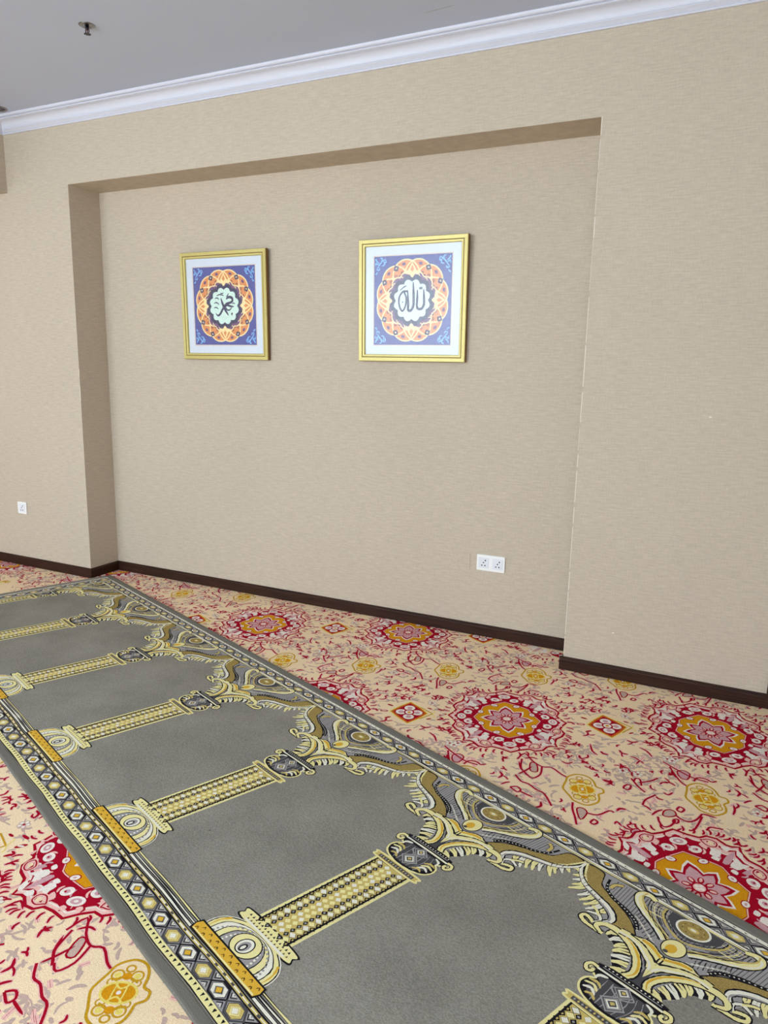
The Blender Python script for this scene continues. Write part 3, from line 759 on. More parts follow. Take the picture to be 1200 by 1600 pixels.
def column():
    p = Pat(); p.jit = .0004
    h = half_spandrel()
    p.add(h, lambda v: v); p.add(h.mirror(), lambda v: v)
    # eye and knob
    p.ell((0, .147), .047, .0365, WH, 11, n=28); p.ell((0, .147), .041, .031, OLV, 12, n=28)
    p.ell((0, .147), .016, .009, STR, 13); p.ell((0, .147), .008, .004, WH, 14)
    for i in range(16):
        a = i * .3927; p.ell((.029 * math.cos(a), .147 + .021 * math.sin(a)), .0022, .0018, (STR, BRN)[i % 2], 13, n=6)
    p.ell((0, .250), .032, .037, BLK, 12, n=28); p.ell((0, .250), .029, .034, PYL, 13, n=28); p.ell((-.004, .256), .014, .018, GOLD, 14); p.ell((-.010, .274), .007, .006, DGR, 15)
    # abacus
    p.ofill([(-.094, .442), (-.06, .434), (.06, .434), (.094, .442), (.094, .458), (-.094, .458)], BLK, 8, BLK, .003, smooth=False)
    p.stroke([(-.094, .458), (.094, .458)], .005, WH, 10, smooth=False)
    p.stroke([(-.080, .447), (.080, .447)], .003, MGR, 10, smooth=False)
    for i in range(15): p.ell((-.077 + i * .011, .4405), .0025, .0022, WH, 11, n=6)
    # capital body
    body = [(-.094, .460), (-.084, .482), (-.072, .490), (-.088, .505), (-.092, .528), (-.078, .552), (-.045, .567), (0, .573),
            (.045, .567), (.078, .552), (.092, .528), (.088, .505), (.072, .490), (.084, .482), (.094, .460)]
    p.fill(body, BLK, 8); p.fill([(x * .80, .515 + (y - .515) * .82) for x, y in body], DGR, 9); p.stroke(body, .006, PYL, 10, closed=True)
    for i in range(7):
        x = -.048 + i * .016
        p.stroke([(x, .475), (x * 1.1 + .006, .515), (x * .9, .560)], .002, MGR, 10)
    for sx in (1, -1):
        vo = [(-.088, .456), (-.106, .456), (-.113, .470), (-.103, .484), (-.092, .478), (-.094, .468)]
        vo = [(x * sx, y) for x, y in vo]
        p.stroke(vo, .015, BLK, 11); p.stroke(vo, .009, PYL, 12)
        for (pts, mm) in (([(-.050, .468), (-.070, .476), (-.074, .492)], WH), ([(-.082, .505), (-.060, .500), (-.044, .512)], STR), ([(-.086, .520), (-.062, .513), (-.045, .528)], PYL),
                          ([(-.080, .536), (-.060, .527), (-.042, .542)], WH), ([(-.066, .550), (-.05, .542), (-.034, .554)], STR)):
            p.stroke([(x * sx, y) for x, y in pts], .007, mm, 11, taper='both')
        p.stroke([(.0, .470), (-.030 * sx, .486), (0, .508), (.0, .508)], .004, MGR, 11)
    for (cy, r) in ((.482, .020), (.530, .026)):
        dm = [(-r, cy), (0, cy - r * .95), (r, cy), (0, cy + r * .95)]
        p.fill([(x * 1.3, cy + (y - cy) * 1.3) for x, y in dm], MGR, 11, False); p.stroke(dm, .003, DGR, 12, closed=True, smooth=False)
        p.fill([(x * .7, cy + (y - cy) * .7) for x, y in dm], WH, 13, False); p.fill([(x * .5, cy + (y - cy) * .5) for x, y in dm], DGR, 14, False)
        p.fill([(x * .28, cy + (y - cy) * .28) for x, y in dm], STR, 15, False)
    # moulding between capital and shaft
    p.ofill([(-.082, .574), (.082, .574), (.088, .585), (.080, .597), (-.080, .597), (-.088, .585)], STR, 9, PYL, .006)
    p.stroke([(-.074, .586), (.074, .586)], .013, DGR, 10, smooth=False)
    for i in range(13): p.ell((-.066 + i * .011, .586), .003, .004, (MGR, STR)[i % 2], 11, n=6)
    # shaft
    p.fill([(-.077, .592), (.077, .592), (.077, 1.022), (-.077, 1.022)], PYL, 4, False)
    p.fill([(-.066, .600), (.066, .600), (.066, 1.020), (-.066, 1.020)], BLK, 5, False)
    p.fill([(-.061, .602), (.061, .602), (.061, 1.020), (-.061, 1.020)], STR, 6, False)
    n = 20; dv = (1.018 - .602) / n
    for i in range(n):
        v = .602 + dv * (i + .5)
        dm = lambda c, a, b: [(c[0] - a, c[1]), (c[0], c[1] - b), (c[0] + a, c[1]), (c[0], c[1] + b)]
        for sx in (-1, 1):
            p.fill(dm((sx * .0435, v), .0135, dv * .52), BLK, 7, False)
            p.fill(dm((sx * .0435, v), .0120, dv * .46), (WH, PYL)[i % 2], 8, False)
            p.fill(dm((sx * .0285, v + dv * .5), .0085, dv * .46), BLK, 9, False)
            p.fill(dm((sx * .0285, v + dv * .5), .0040, dv * .20), MGR, 10, False)
            p.fill(dm((sx * .0600, v + dv * .5), .0095, dv * .50), BLK, 9, False)
            p.fill(dm((sx * .0585, v + dv * .5), .0032, dv * .20), STR, 10, False)
            p.fill(dm((sx * .0100, v + dv * .5 * (sx > 0)), .0095, dv * .44), PYL if i % 3 else WH, 7, False)
    for sx in (-1, 1): p.stroke([(sx * .0635, .600), (sx * .0635, 1.02)], .006, BLK, 11, smooth=False)
    # collar
    co = [(-.100, 1.018), (.100, 1.018), (.112, 1.035), (.100, 1.053), (-.100, 1.053), (-.112, 1.035)]
    p.fill([(x * 1.05, 1.0355 + (y - 1.0355) * 1.25) for x, y in co], BLK, 6, True)
    p.fill(co, PYL, 8, True)
    p.stroke([(-.09, 1.047), (.09, 1.047)], .008, WH, 9, smooth=False)
    for i in range(14):
        x = -.091 + i * .014
        p.fill([(x - .004, 1.032), (x + .004, 1.032), (x, 1.024)], BLK, 9, False)
        p.fill([(x + .003, 1.044), (x + .010, 1.044), (x + .0065, 1.037)], BRN, 9, False)
    # onion dome: nested ogee bands
    def dome(w, top, base=1.142):
        H = base - top
        return [(-w, base), (-w * 1.0, base - H * .30), (-w * .90, base - H * .62), (-w * .62, base - H * .88), (-w * .28, top), (w * .28, top), (w * .62, base - H * .88),
                (w * .90, base - H * .62), (w, base - H * .30), (w, base)]
    bands = [(.1435, 1.044, WH), (.1405, 1.046, BLK), (.1370, 1.049, PYL), (.1190, 1.055, BLK), (.1155, 1.057, WH), (.0960, 1.0595, BLK), (.0925, 1.061, PYL),
             (.0735, 1.0635, BLK), (.0700, 1.065, MGR)]
    for i, (w, top, mm) in enumerate(bands):
        d = crom(dome(w, top), False, 4); p.fill([tuple(q) for q in d], mm, 7 + i * .5, False)
    p.stroke([(-.129, 1.14), (-.128, 1.105), (-.112, 1.075)], .008, GOLD, 11.5, taper='start'); p.stroke([(.129, 1.14), (.128, 1.105), (.112, 1.075)], .008, GOLD, 11.5, taper='start')
    for w, mm in ((.1055, MGR), (.061, WH)):
        for sx in (1, -1):
            for t in np.linspace(.05, .95, 9):
                q = (sx * w * math.cos(t * 1.35), 1.140 - .079 * math.sin(t * 1.35)); p.ell(q, .004, .0035, mm, 12, n=6)
    p.ell((0, 1.102), .051, .041, BLK, 13, n=26); p.ell((0, 1.102), .047, .038, PYL, 13.5, n=26); p.ell((0, 1.104), .026, .028, BLK, 14, n=22); p.ell((0, 1.104), .0225, .0245, WH, 14.5, n=22); p.ell((0, 1.106), .015, .019, MGR, 14.7, n=22)
    p.ell((0, 1.110), .009, .014, BLK, 15); p.ell((0, 1.110), .005, .009, WH, 15.5)
    # plinth bar
    b = [(-.150, 1.140), (.150, 1.140), (.156, 1.156), (.150, 1.173), (-.150, 1.173), (-.156, 1.156)]
    p.fill([(x * 1.03, 1.1565 + (y - 1.1565) * 1.3) for x, y in b], BLK, 14, False); p.fill(b, GOLD, 16, False)
    p.stroke([(-.148, 1.170), (.148, 1.170)], .004, PYL, 17, smooth=False)
    for i in range(18):
        x = -.140 + i * .0165; y = 1.150 if i % 2 else 1.163
        p.stroke([(x - .005, y + .004), (x, y - .003), (x + .006, y + .003)], .003, BRN, 17, taper='both')
    return p

def border_unit(kind):
    """one diamond of the guard border centred on (0,0): x along, y across"""
    p = Pat(); p.jit = .0004
    hx = .039
    out = [(-hx, 0), (-.016, -.022), (.016, -.022), (hx, 0), (.016, .022), (-.016, .022)]
    p.stroke(out, .006, BLK if kind else DGR, 3, closed=True, smooth=False)
    o = [(-.030, 0), (-.014, -.0175), (.014, -.0175), (.030, 0), (.014, .0175), (-.014, .0175)]
    A, Bc, Cc = (WH, MGR, GOLD) if kind else (STR, PYL, WH)
    p.fill(o, A, 4, False); p.stroke(o, .003, DGR, 5, closed=True, smooth=False)
    f = lambda k: [(x * k, y * k) for x, y in ((-.030, 0), (0, -.024), (.030, 0), (0, .024))]
    p.fill(f(.62), Bc if kind else PYL, 5, False); p.fill(f(.42), Cc, 6, False); p.stroke(f(.44), .002, BLK if kind else STR, 7, closed=True, smooth=False)
    for sy in (1, -1):
        p.stroke([(hx - .012, .021 * sy), (hx, .010 * sy), (hx + .012, .021 * sy)], .003, BLK, 3, smooth=False)
        p.stroke([(hx - .006, .022 * sy), (hx, .016 * sy), (hx + .006, .022 * sy)], .003, WH, 4, smooth=False)
    return p

def guard(L, side, u0=0.0, step=.0781):
    """border band along x from 0..L; y measured from the outer edge inward"""
    p = Pat(); p.jit = .0004
    n = int(L / .06)
    xs = np.linspace(u0, u0 + L, n)
    line = lambda y, w, m, l: p.stroke([(x, y) for x in xs], w, m, l, smooth=False)
    p.jit = .0006
    if side == 'R':
        yr, yd = .0450, .0790; rw = .0120
        line(.0450, .018, BLK, 1); line(yr, rw, WH, 2)
        line(yd, .046, MGR, 1)
        line(.1080, .018, BLK, 2); line(.1055, .0065, WH, 3); line(.1125, .0040, PYL, 3)
    else:
        yr, yd = .0495, .0870; rw = .0195
        line(.0495, .027, BLK, 1); line(yr, rw, PYL, 2)
        line(yd, .052, MGR, 1)
        line(.1215, .018, BLK, 2); line(.1215, .010, STR, 3); line(.1215, .003, WH, 4)
        line(.139, .012, BLK, 2); line(.139, .0065, WH, 3)
        line(.152, .010, BLK, 2); line(.152, .004, WH, 3)
        line(.165, .008, BLK, 2); line(.165, .0035, PYL, 3)
    k = int(L / (.020 if side == 'L' else .030))
    for i in range(k):
        x = u0 + (i + .5) * L / k
        if side == 'L':
            p.fill([(x - .005, yr + .005), (x + .005, yr + .005), (x + .001, yr - .006)], BLK, 4, False)
            if i % 2: p.fill([(x - .006, .1185), (x + .006, .1185), (x + .004, .1245), (x - .008, .1245)], DGR, 5, False)
        else:
            p.fill([(x - .006, yr - .0015), (x + .006, yr + .001), (x - .002, yr + .003)], BLK, 4, False)
    units = [border_unit(0), border_unit(1)]
    k = int(round(L / step))
    for i in range(k):
        x = u0 + (i + .5) * step
        sc = .82 if side == 'R' else 1.02
        p.add(units[i % 2], lambda v, x=x: v * np.array([.98, sc]) + np.array([x, yd]))
    return p

def rug_xy(v):
    s, t = v[:, 0], v[:, 1]
    k = np.clip((t - .95) / .3, 0, 1)
    t2 = t + k * (.0022 * np.sin(s * 17.8 + .6) + .0012 * np.sin(s * 8.9 + 1.0)) * (1 - .6 * np.clip((t - 1.25) / .06, 0, 1))
    s2 = s - .058 * (t - .15) * np.clip((s - .05) / .5, 0, 1)
    return RO + np.outer(s2 * RK, RU) + np.outer(t2 * RK, RV)

RZ = .0085
RS0 = .070     # far end of the cloth
def build_rug():
    items = []
    # field as a grid so it follows the slight waves of the cloth
    ns, nt = 160, 30
    gs = np.linspace(RS0, RUGL, ns); gt = np.linspace(0.0, RUGW, nt)
    G = np.array([(a, b) for a in gs for b in gt])
    F = [(i * nt + j, i * nt + j + 1, (i + 1) * nt + j + 1, (i + 1) * nt + j) for i in range(ns - 1) for j in range(nt - 1)]
    items.append((G, F, GRY, 0))
    T = column()
    for k in range(9):
        sc = .222 + .704 * k
        for v, fa, m, l in T.it:
            w = v + np.array([sc, 0])
            if k == 0:
                if w[:, 0].max() < .20: continue
                w[:, 0] = np.maximum(w[:, 0], .18)
            items.append((w, fa, m, l))
    R = guard(RUGL - .045 - .115, 'R', .115); Lf = guard(RUGL - .045 - .115, 'L', .115)
    for v, fa, m, l in R.it: items.append((v, fa, m, l + 12 if False else l))
    for v, fa, m, l in Lf.it: items.append((np.stack([v[:, 0], RUGW - v[:, 1]], 1), fa, m, l))
    E = guard(RUGW - .09, 'R', .045)
    # end border covers the first half column
    for (lo, flip) in ((RS0, 1), (RUGL, -1)):
        items.append((np.array([(lo, .045), (lo + .155 * flip, .045), (lo + .155 * flip, RUGW - .045), (lo, RUGW - .045)]), [(0, 1, 2, 3)], GRY, 18))
        items.append((np.array([(lo + .146 * flip, .1), (lo + .156 * flip, .1), (lo + .156 * flip, RUGW - .1), (lo + .146 * flip, RUGW - .1)]), [(0, 1, 2, 3)], BLK, 19))
        for v, fa, m, l in E.it:
            items.append((np.stack([lo + flip * (v[:, 1] * 1.3), v[:, 0]], 1), fa, m, l + 20))
    idx = [0]
    def place(v, l):
        idx[0] += 1
        w = rug_xy(v)
        z = RZ + l * .00011 + (idx[0] % 30) * 1.2e-6 + np.arange(len(v)) % 7 * 3e-7
        return np.column_stack([w, z if l else np.full(len(v), RZ)])
    for (a, b, r) in ((3.187, .928, .0022), (3.914, .465, .0018), (2.62, .74, .0012), (3.45, .80, .0010)):   # lint specks
        lint = Pat(); lint.ell((a + .058 * (b - .15), b), r * 1.4, r, BLK, 2, .6, 7); items.extend(lint.it)
    root = bpy.data.objects.new('prayer_rug', None); COL.objects.link(root)
    root.location = tuple(RO) + (0,)
    root['label'] = 'long grey prayer rug with woven columns and gold arches lying on the red floral carpet'
    root['category'] = 'rug'
    me = pat_mesh('pile', items, place, 0)
    o = obj('pile', me, root, mats=GM); o.matrix_parent_inverse = Matrix.Translation(-Vector(root.location))
    # overlocked binding round the edge with real thickness
    bm = bmesh.new()
    path = []
    for s in np.linspace(RS0, RUGL, 140): path.append((s, 0))
    for t in np.linspace(0, RUGW, 34)[1:]: path.append((RUGL, t))
    for s in np.linspace(RUGL, RS0, 140)[1:]: path.append((s, RUGW))
    for t in np.linspace(RUGW, 0, 34)[1:-1]: path.append((RS0, t))
    P = np.array(path); ctr = [(0, .0), (.0, .006), (.003, .0092), (.008, .0102), (.029, .0098), (.034, .0086)]
    rings = []
    for (s, t) in P:
        ds = (1 if s == RS0 else -1 if s == RUGL else 0); dt = (1 if t == 0 else -1 if t == RUGW else 0)
        pts = np.array([(s + ds * d, t + dt * d) for d, _ in ctr]); w = rug_xy(pts)
        rings.append([bm.verts.new((w[i][0], w[i][1], ctr[i][1])) for i in range(len(ctr))])
    n = len(rings)
    for i in range(n):
        a, b = rings[i], rings[(i + 1) % n]
        for k in range(len(ctr) - 1): bm.faces.new((a[k], a[k + 1], b[k + 1], b[k]))
    bo = bm_obj('binding', bm, mat('rug_binding', (112, 109, 100), rough=.9, var=.08, scale=300, bump=.6, stretch=(1, 1, 1)), root)
    bo.matrix_parent_inverse = Matrix.Translation(-Vector(root.location))
build_rug()

# ------------------------------------------------------------------ framed calligraphy
GOLDF = mat('gilt_frame', (196, 182, 112), rough=.42, var=.05, scale=90, metal=.3, spec=.5)
GOLD_SHADE = mat('gilt_frame_shaded_side', (120, 84, 44), rough=.5, var=.05, scale=60)  # shade on the frame's sides and groove, put into a browner colour
MATB = mat('white_mount', (216, 222, 230), rough=.7, var=.01)
AMS = [mat('print_blue', (66, 70, 148), rough=.6, var=.03), mat('print_navy', (34, 26, 74), rough=.6, var=.02), mat('print_cream', (250, 226, 160), rough=.6, var=.02),
       mat('print_orange', (226, 142, 70), rough=.6, var=.06, scale=200), mat('print_rust', (150, 60, 40), rough=.6, var=.03), mat('print_mint', (214, 236, 222), rough=.6, var=.02),
       mat('print_purple', (112, 62, 110), rough=.6, var=.03), mat('print_light_blue', (120, 180, 232), rough=.6, var=.02), mat('print_beige_line', (214, 196, 176), rough=.6)]
ABL, ANV, ACR, AOR, ARU, AMI, APU, ALB, ABE = range(9)

def rosette(r0, dr, n, ph=0, N=160):
    return [((r0 + dr * abs(math.sin(n / 2 * (t + ph)))) * math.cos(t), (r0 + dr * abs(math.sin(n / 2 * (t + ph)))) * math.sin(t)) for t in np.linspace(0, 2 * math.pi, N, endpoint=False)]

def art(word):
    p = Pat()
    p.fill([(-1, -1), (1, -1), (1, 1), (-1, 1)], ABL, 0, False)
    p.stroke([(-1, -1), (1, -1), (1, 1), (-1, 1)], .035, ABE, 1, closed=True, smooth=False)
    # corner sprays
    for sx in (1, -1):
        for sy in (1, -1):
            for (a, b, c) in (((.70, .93), (.80, .86), (.93, .70)), ((.80, .86), (.78, .94), (.84, .95)), ((.86, .80), (.94, .84), (.95, .78)), ((.86, .84), (.93, .90), (.95, .95)), ((.70, .93), (.68, .86), (.74, .84)),
                              ((.93, .70), (.86, .69), (.84, .74)), ((.74, .90), (.72, .80), (.80, .78)), ((.90, .66), (.93, .60), (.96, .62))):
                p.stroke([(q[0] * sx, q[1] * sy) for q in (a, b, c)], .028, ALB, 2, taper='both')
    # twelve overlapping lobes
    C = []
    for k in range(12):
        an = (k + .5) * math.pi / 6; r = .60 if k % 3 == 1 else .58
        C.append((r * math.cos(an), r * math.sin(an)))
    for c in C: p.ell(c, .355, .355, ACR, 3, n=36)
    for c in C: p.ell(c, .325, .325, AOR, 4, n=36)
    for c in C: p.ring(c, .338, .338, .030, ACR, 6, n=40)
    for k in range(12):
        an = k * math.pi / 6
        if k % 3 == 0: continue
        for rr, sz in ((.82, .075), (.60, .05)):
            T = lambda u, v: ((rr + u) * math.cos(an) - v * math.sin(an), (rr + u) * math.sin(an) + v * math.cos(an))
            p.fill([T(-sz, 0), T(0, -sz * 1.1), T(sz, 0), T(0, sz * 1.1)], ANV, 7, False); p.fill([T(-sz * .35, 0), T(0, -sz * .4), T(sz * .35, 0), T(0, sz * .4)], ABE, 8, False)
    # arabesques on the panels
    for c in C:
        an = math.atan2(c[1], c[0])
        def T(u, v, an=an, c=c): return (c[0] + u * math.cos(an) - v * math.sin(an), c[1] + u * math.sin(an) + v * math.cos(an))
        for sv in (1, -1):
            p.stroke([T(-.14, 0), T(-.04, .09 * sv), T(.09, .10 * sv), T(.06, .03 * sv)], .026, ARU, 7)
            p.stroke([T(-.10, .02 * sv), T(.0, .05 * sv), T(.14, 0)], .020, ACR, 8, taper='both')
        p.ell(T(.02, 0), .05, .035, AOR, 8, an); p.ell(T(.25, 0), .035, .05, APU, 7, an, n=12)
    # inner star line, purple and navy scallops, mint rosette
    p.fill(rosette(.60, .07, 12), ACR, 9, False); p.fill(rosette(.575, .065, 12), APU, 10, False)
    for k in range(16):
        an = k * math.pi / 8
        p.stroke([(.52 * math.cos(an), .52 * math.sin(an)), (.60 * math.cos(an + .1), .60 * math.sin(an + .1)), (.58 * math.cos(an + .19), .58 * math.sin(an + .19))], .018, ACR, 11)
    for k in range(4):
        an = k * math.pi / 2
        T = lambda u, v: (u * math.cos(an) - v * math.sin(an), u * math.sin(an) + v * math.cos(an))
        p.fill([T(.47, 0), T(.57, -.06), T(.60, -.24), T(.67, -.10), T(.84, 0), T(.67, .10), T(.60, .24), T(.57, .06)], ACR, 11, False)
        p.fill([T(.62, 0), T(.68, -.05), T(.78, 0), T(.68, .05)], AOR, 12, False)
    p.fill(rosette(.50, .07, 12), ANV, 12, False)
    p.fill(rosette(.405, .065, 12), AMI, 13, False)
    ink = lambda pts, w, **k: p.stroke(pts, w * 1.3, ANV, 14, **k)
    if word == 'm':      # the name in large strokes with four small lines of script
        ink([(.07, .17), (.14, .22), (.25, .20), (.26, .12), (.19, .08), (.07, .05), (-.045, -.07), (-.13, -.19), (-.21, -.24), (-.28, -.18)], .046, taper=(.6, 1.1, 1.2, 1, 1, 1, 1, 1, .8, .2))
        ink([(-.10, .20), (-.06, .08), (-.01, -.02), (.05, -.13), (.13, -.24)], .050, taper=(.3, 1, 1.1, 1, .3))
        ink([(-.01, -.05), (.09, .02), (.20, -.01), (.31, -.02)], .042, taper=(.6, 1, 1, .3)); ink([(.04, -.02), (.10, -.10), (.17, -.10), (.24, -.04)], .026, taper='both')
        ink([(.25, .05), (.31, .07), (.34, .04)], .018)
        for pts in ([(-.24, .26), (-.13, .29), (.0, .26)], [(-.12, .33), (-.05, .31), (-.02, .34)], [(.07, .23), (.12, .27), (.15, .32)], [(.10, .27), (.17, .25)], [(-.30, .19), (-.22, .21), (-.16, .16)], [(-.27, .14), (-.19, .13)],
                    [(-.33, .07), (-.24, .09), (-.16, .03)], [(-.28, .02), (-.20, .0)], [(-.34, -.05), (-.26, -.03), (-.19, -.08)], [(-.31, -.11), (-.25, -.12)], [(-.08, -.30), (-.02, -.25)], [(.01, -.34), (.08, -.28)],
                    [(.21, -.22), (.25, -.18), (.23, -.25)], [(-.14, .10), (-.18, .06)]):
            ink(pts, .020, taper='both')
    else:                # the name in large strokes with small vowel marks
        ink([(.30, .24), (.31, .05), (.31, -.10), (.24, -.19), (.15, -.17), (.125, -.05)], .046, taper=(.4, 1, 1, 1, 1, .8))
        ink([(.14, .23), (.14, .05), (.13, -.13)], .044, taper=(.4, 1, .8))
        ink([(.03, .40), (.045, .15), (.045, -.10), (-.02, -.22), (-.09, -.20), (-.09, -.05), (-.11, .23)], .048, taper=(.4, 1, 1, 1, 1, 1, .4))
        ink([(-.11, .20), (-.225, .20), (-.32, .08), (-.32, -.10), (-.24, -.23), (-.165, -.13), (-.14, .05), (-.20, .19)], .034)
        ink([(.19, .29), (.205, .24), (.225, .29), (.245, .24), (.265, .30)], .016); ink([(.16, .33), (.26, .34)], .014, taper='both'); ink([(-.31, .22), (-.22, .29), (-.13, .33)], .018, taper='both'); ink([(-.25, -.02), (-.22, -.04)], .022)
    return p

def glassmat():
    k = NT('picture_glass'); t = k.t; t.nodes.remove(k.b)
    out = [n for n in t.nodes if n.type == 'OUTPUT_MATERIAL'][0]
    tr = k.n('ShaderNodeBsdfTransparent'); gl = k.n('ShaderNodeBsdfGlossy'); gl.inputs['Roughness'].default_value = .28
    fr = k.n('ShaderNodeFresnel'); fr.inputs['IOR'].default_value = 1.42
    mx = k.n('ShaderNodeMixShader'); k.l(fr.outputs[0], mx.inputs[0]); k.l(tr.outputs[0], mx.inputs[1]); k.l(gl.outputs[0], mx.inputs[2]); k.l(mx.outputs[0], out.inputs['Surface'])
    return k.m
GLASS = glassmat()

def picture(word, cx, cz, W, H, label):
    """hangs on the recess back wall, leaning slightly forward at the top; local x right, z up, -y to the room"""
    root = bpy.data.objects.new('picture_frame', None); COL.objects.link(root)
    root['label'] = label; root['category'] = 'picture'; root['group'] = 'square gilt framed calligraphy prints'
    lean = math.atan2(.016, H)
    root.location = (cx, ND - .003, cz - H / 2); root.rotation_euler = (lean, 0, 0)
    bm = bmesh.new()
    prof = [(0, 0, 1), (0, -.024, 1), (.003, -.028, 0), (.021, -.027, 0), (.0225, -.0225, 1), (.025, -.0225, 1), (.0265, -.025, 0), (.036, -.024, 0), (.0385, -.020, 0), (.039, -.012, 1), (.039, 0, 1)]
    corners = [(-W / 2, 0, 1, 1), (W / 2, 0, -1, 1), (W / 2, H, -1, -1), (-W / 2, H, 1, -1)]
    rings = [[bm.verts.new((x + a * d, y, z + b * d)) for d, y, _ in prof] for x, z, a, b in corners]
    for i in range(4):
        A, B = rings[i], rings[(i + 1) % 4]
        for k in range(len(prof) - 1):
            f = bm.faces.new((A[k], A[k + 1], B[k + 1], B[k]))
            f.material_index = 1 if (prof[k][2] and prof[k + 1][2]) else 0
        f = bm.faces.new((A[-1], A[0], B[0], B[-1])); f.material_index = 1
    bm_obj('frame', bm, [GOLDF, GOLD_SHADE], root)
    bm = bmesh.new(); box(bm, -W / 2 + .037, W / 2 - .037, -.012, -.004, .037, H - .037); bm_obj('mount', bm, MATB, root)
    hw = W / 2 - .039 - .050; hh = H / 2 - .039 - .050
    T = art(word); n_ = [0]
    def place(v, l):
        n_[0] += 1
        return np.column_stack([v[:, 0] * hw, v[:, 1] * hh, np.full(len(v), l * .00006 + (n_[0] % 30) * 1e-6)])
    me = pat_mesh('print', [(v, f, m, l) for v, f, m, l in T.it], place, 0)
    me.transform(Matrix(((1, 0, 0, 0), (0, 0, -1, -.0122), (0, 1, 0, H / 2), (0, 0, 0, 1))))
    obj('print', me, root, mats=AMS)
    bm = bmesh.new(); box(bm, -W / 2 + .038, W / 2 - .038, -.0175, -.0155, .038, H - .038); bm_obj('glass', bm, GLASS, root)
    return root
picture('m', 1.047, 1.872, .664, .660, 'left gilt framed print with dark crossed calligraphy on its pale rosette')
picture('a', 2.338, 1.878, .652, .664, 'right gilt framed print with tall upright calligraphy, its glass bright with window glare')

# ------------------------------------------------------------------ sockets
WPL = mat('white_plastic', (240, 240, 238), rough=.35, var=.005, spec=.5)
WPL2 = mat('socket_insert_plastic', (226, 229, 233), rough=.4, var=.005)
HOLE = mat('socket_hole', (40, 40, 44), rough=.8)
def socket(cx, cz, y, w, h, n, label):
    root = bpy.data.objects.new('wall_socket', None); COL.objects.link(root); root.location = (cx, y, cz)
    root['label'] = label; root['category'] = 'socket'
    bm = bmesh.new(); box(bm, -w / 2, w / 2, -.010, 0, -h / 2, h / 2, bevel=.002); bm_obj('faceplate', bm, WPL, root)
    mw = w / n
    for i in range(n):
        c = -w / 2 + mw * (i + .5); r = min(mw, h) * .36
        bm = bmesh.new(); box(bm, c - r, c + r, -.0125, -.0085, -r, r, bevel=.001)
        ins = bm_obj('socket_insert', bm, WPL2, root)
        bm = bmesh.new()
        for (hx, hz, hr) in ((-.3, -.5, .13), (.32, -.5, .13), (.0, .05, .13), (.36, .5, .14)):
            pts = [(c + hx * r + hr * r * math.cos(a), -.0129, hz * r + hr * r * math.sin(a)) for a in [q * .5236 for q in range(12)]]
            A = [bm.verts.new(q) for q in pts]; B = [bm.verts.new((q[0], q[1] + .0006, q[2])) for q in pts]
            bm.faces.new(A); bm.faces.new(B[::-1])
            for q in range(12): bm.faces.new((A[q], A[(q + 1) % 12], B[(q + 1) % 12], B[q]))
        bm_obj('pin_hole', bm, HOLE, ins)
    return root
socket(2.860, .4365, ND, .164, .0915, 2, 'white double power socket low on the recess wall')
socket(-.661, .4425, 0, .092, .0875, 1, 'small white single power socket on the wall left of the recess')

# ------------------------------------------------------------------ ceiling fittings
CHR = mat('sprinkler_chrome', (150, 152, 156), rough=.25, metal=1.0, var=.02)
CHD = mat('sprinkler_dark_metal', (70, 68, 76), rough=.4, metal=.8, var=.02)
GLB = mat('red_glass_bulb', (110, 40, 40), rough=.2)
root = bpy.data.objects.new('fire_sprinkler', None); COL.objects.link(root); root.location = (1.053, -.768, CEIL)
root['label'] = 'small chrome fire sprinkler hanging from the grey ceiling'; root['category'] = 'sprinkler'
bm = bmesh.new(); lathe(bm, [(.0385, -.0002), (.0385, -.002), (.034, -.0048), (.022, -.006), (.013, -.0055), (.011, -.0002)]); bm_obj('ceiling_plate', bm, CHR, root)
bm = bmesh.new(); lathe(bm, [(.008, 0), (.008, -.014), (.0095, -.014), (.0095, -.019), (.004, -.019)], n=12); bm_obj('nozzle', bm, CHD, root)
bm = bmesh.new(); lathe(bm, [(.0022, -.018), (.0026, -.026), (.0018, -.034)], n=10); bm_obj('bulb', bm, GLB, root)
bm = bmesh.new()
for sx in (1, -1):
    pr = [(.0075, -.017), (.0115, -.024), (.009, -.033), (.002, -.038)]
    for (a, b) in zip(pr, pr[1:]):
        v = []
        for (x, z) in (a, b):
            for dx, dy in ((-.0012, -.002), (.0012, -.002), (.0012, .002), (-.0012, .002)): v.append(bm.verts.new((sx * x + dx, dy, z)))
        for k in range(4): bm.faces.new((v[k], v[(k + 1) % 4], v[4 + (k + 1) % 4], v[4 + k]))
        bm.faces.new(v[:4]); bm.faces.new(v[4:][::-1])
bm_obj('yoke', bm, CHD, root)
bm = bmesh.new()
A = []; B = []
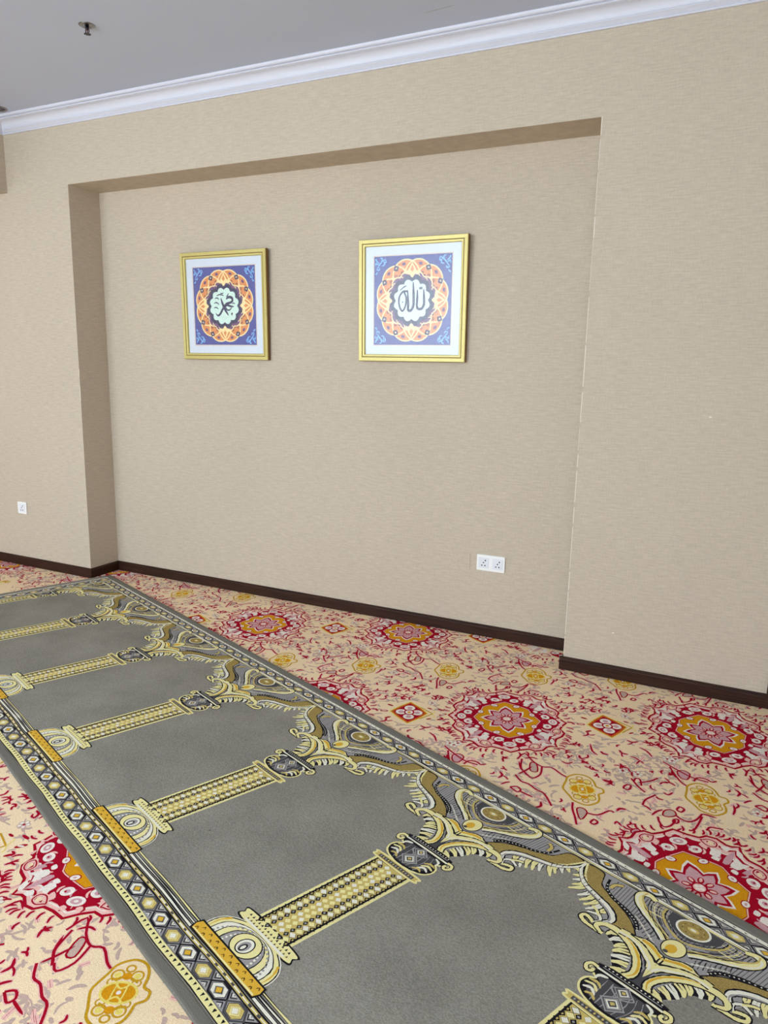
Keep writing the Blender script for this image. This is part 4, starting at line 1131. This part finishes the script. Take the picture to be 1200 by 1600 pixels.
for i in range(32):
    r = .0165 if i % 4 < 3 else .011
    a = i * 2 * math.pi / 32; A.append(bm.verts.new((r * math.cos(a), r * math.sin(a), -.038))); B.append(bm.verts.new((r * math.cos(a), r * math.sin(a), -.0395)))
bm.faces.new(A); bm.faces.new(B[::-1])
for i in range(32): bm.faces.new((A[i], A[(i + 1) % 32], B[(i + 1) % 32], B[i]))
bm_obj('deflector', bm, CHD, root)

# round unlit ceiling fitting at the left edge
root = bpy.data.objects.new('ceiling_downlight', None); COL.objects.link(root); root.location = (-.405, -.158, CEIL)
root['label'] = 'round unlit ceiling downlight close to the moulding in the left corner'; root['category'] = 'ceiling light'
bm = bmesh.new(); lathe(bm, [(.058, -.0002), (.058, -.003), (.055, -.005), (.046, -.005), (.044, -.0008)]); bm_obj('trim_ring', bm, mat('brushed_nickel', (150, 142, 138), rough=.4, metal=.6), root)
bm = bmesh.new(); lathe(bm, [(.0445, -.001), (.02, -.0012), (.002, -.0013)]); bm_obj('reflector', bm, mat('lamp_reflector', (96, 90, 88), rough=.3, metal=.7), root)

# ------------------------------------------------------------------ added fill lights behind the camera, modelled as downlights
EM = NT('fill_lamp_glow'); EM.b.inputs['Emission Color'].default_value = (1, .9, .78, 1); EM.b.inputs['Emission Strength'].default_value = 6
for i, (x, y) in enumerate(FILL_LAMPS):
    root = bpy.data.objects.new('fill_lamp', None); COL.objects.link(root); root.location = (x, y, CEIL)
    root['label'] = 'added warm fill lamp, round and recessed, unseen in the ceiling behind the viewpoint'; root['category'] = 'ceiling light'; root['group'] = 'added ceiling fill lamps'
    bm = bmesh.new(); lathe(bm, [(.07, -.0002), (.07, -.004), (.058, -.006), (.056, -.001)]); bm_obj('trim_ring', bm, CROWN, root)
    bm = bmesh.new(); lathe(bm, [(.056, -.0012), (.03, -.0016), (.002, -.0018)]); bm_obj('fill_lamp_lens', bm, EM.m, root)
    ld = bpy.data.lights.new('fill_light', 'AREA'); ld.shape = 'DISK'; ld.size = .11; ld.energy = FILL_W; ld.color = (1, .9, .78)
    lo = bpy.data.objects.new('fill_light', ld); COL.objects.link(lo); lo.location = (x, y, CEIL - .012)
S.view_settings.exposure = EXPO
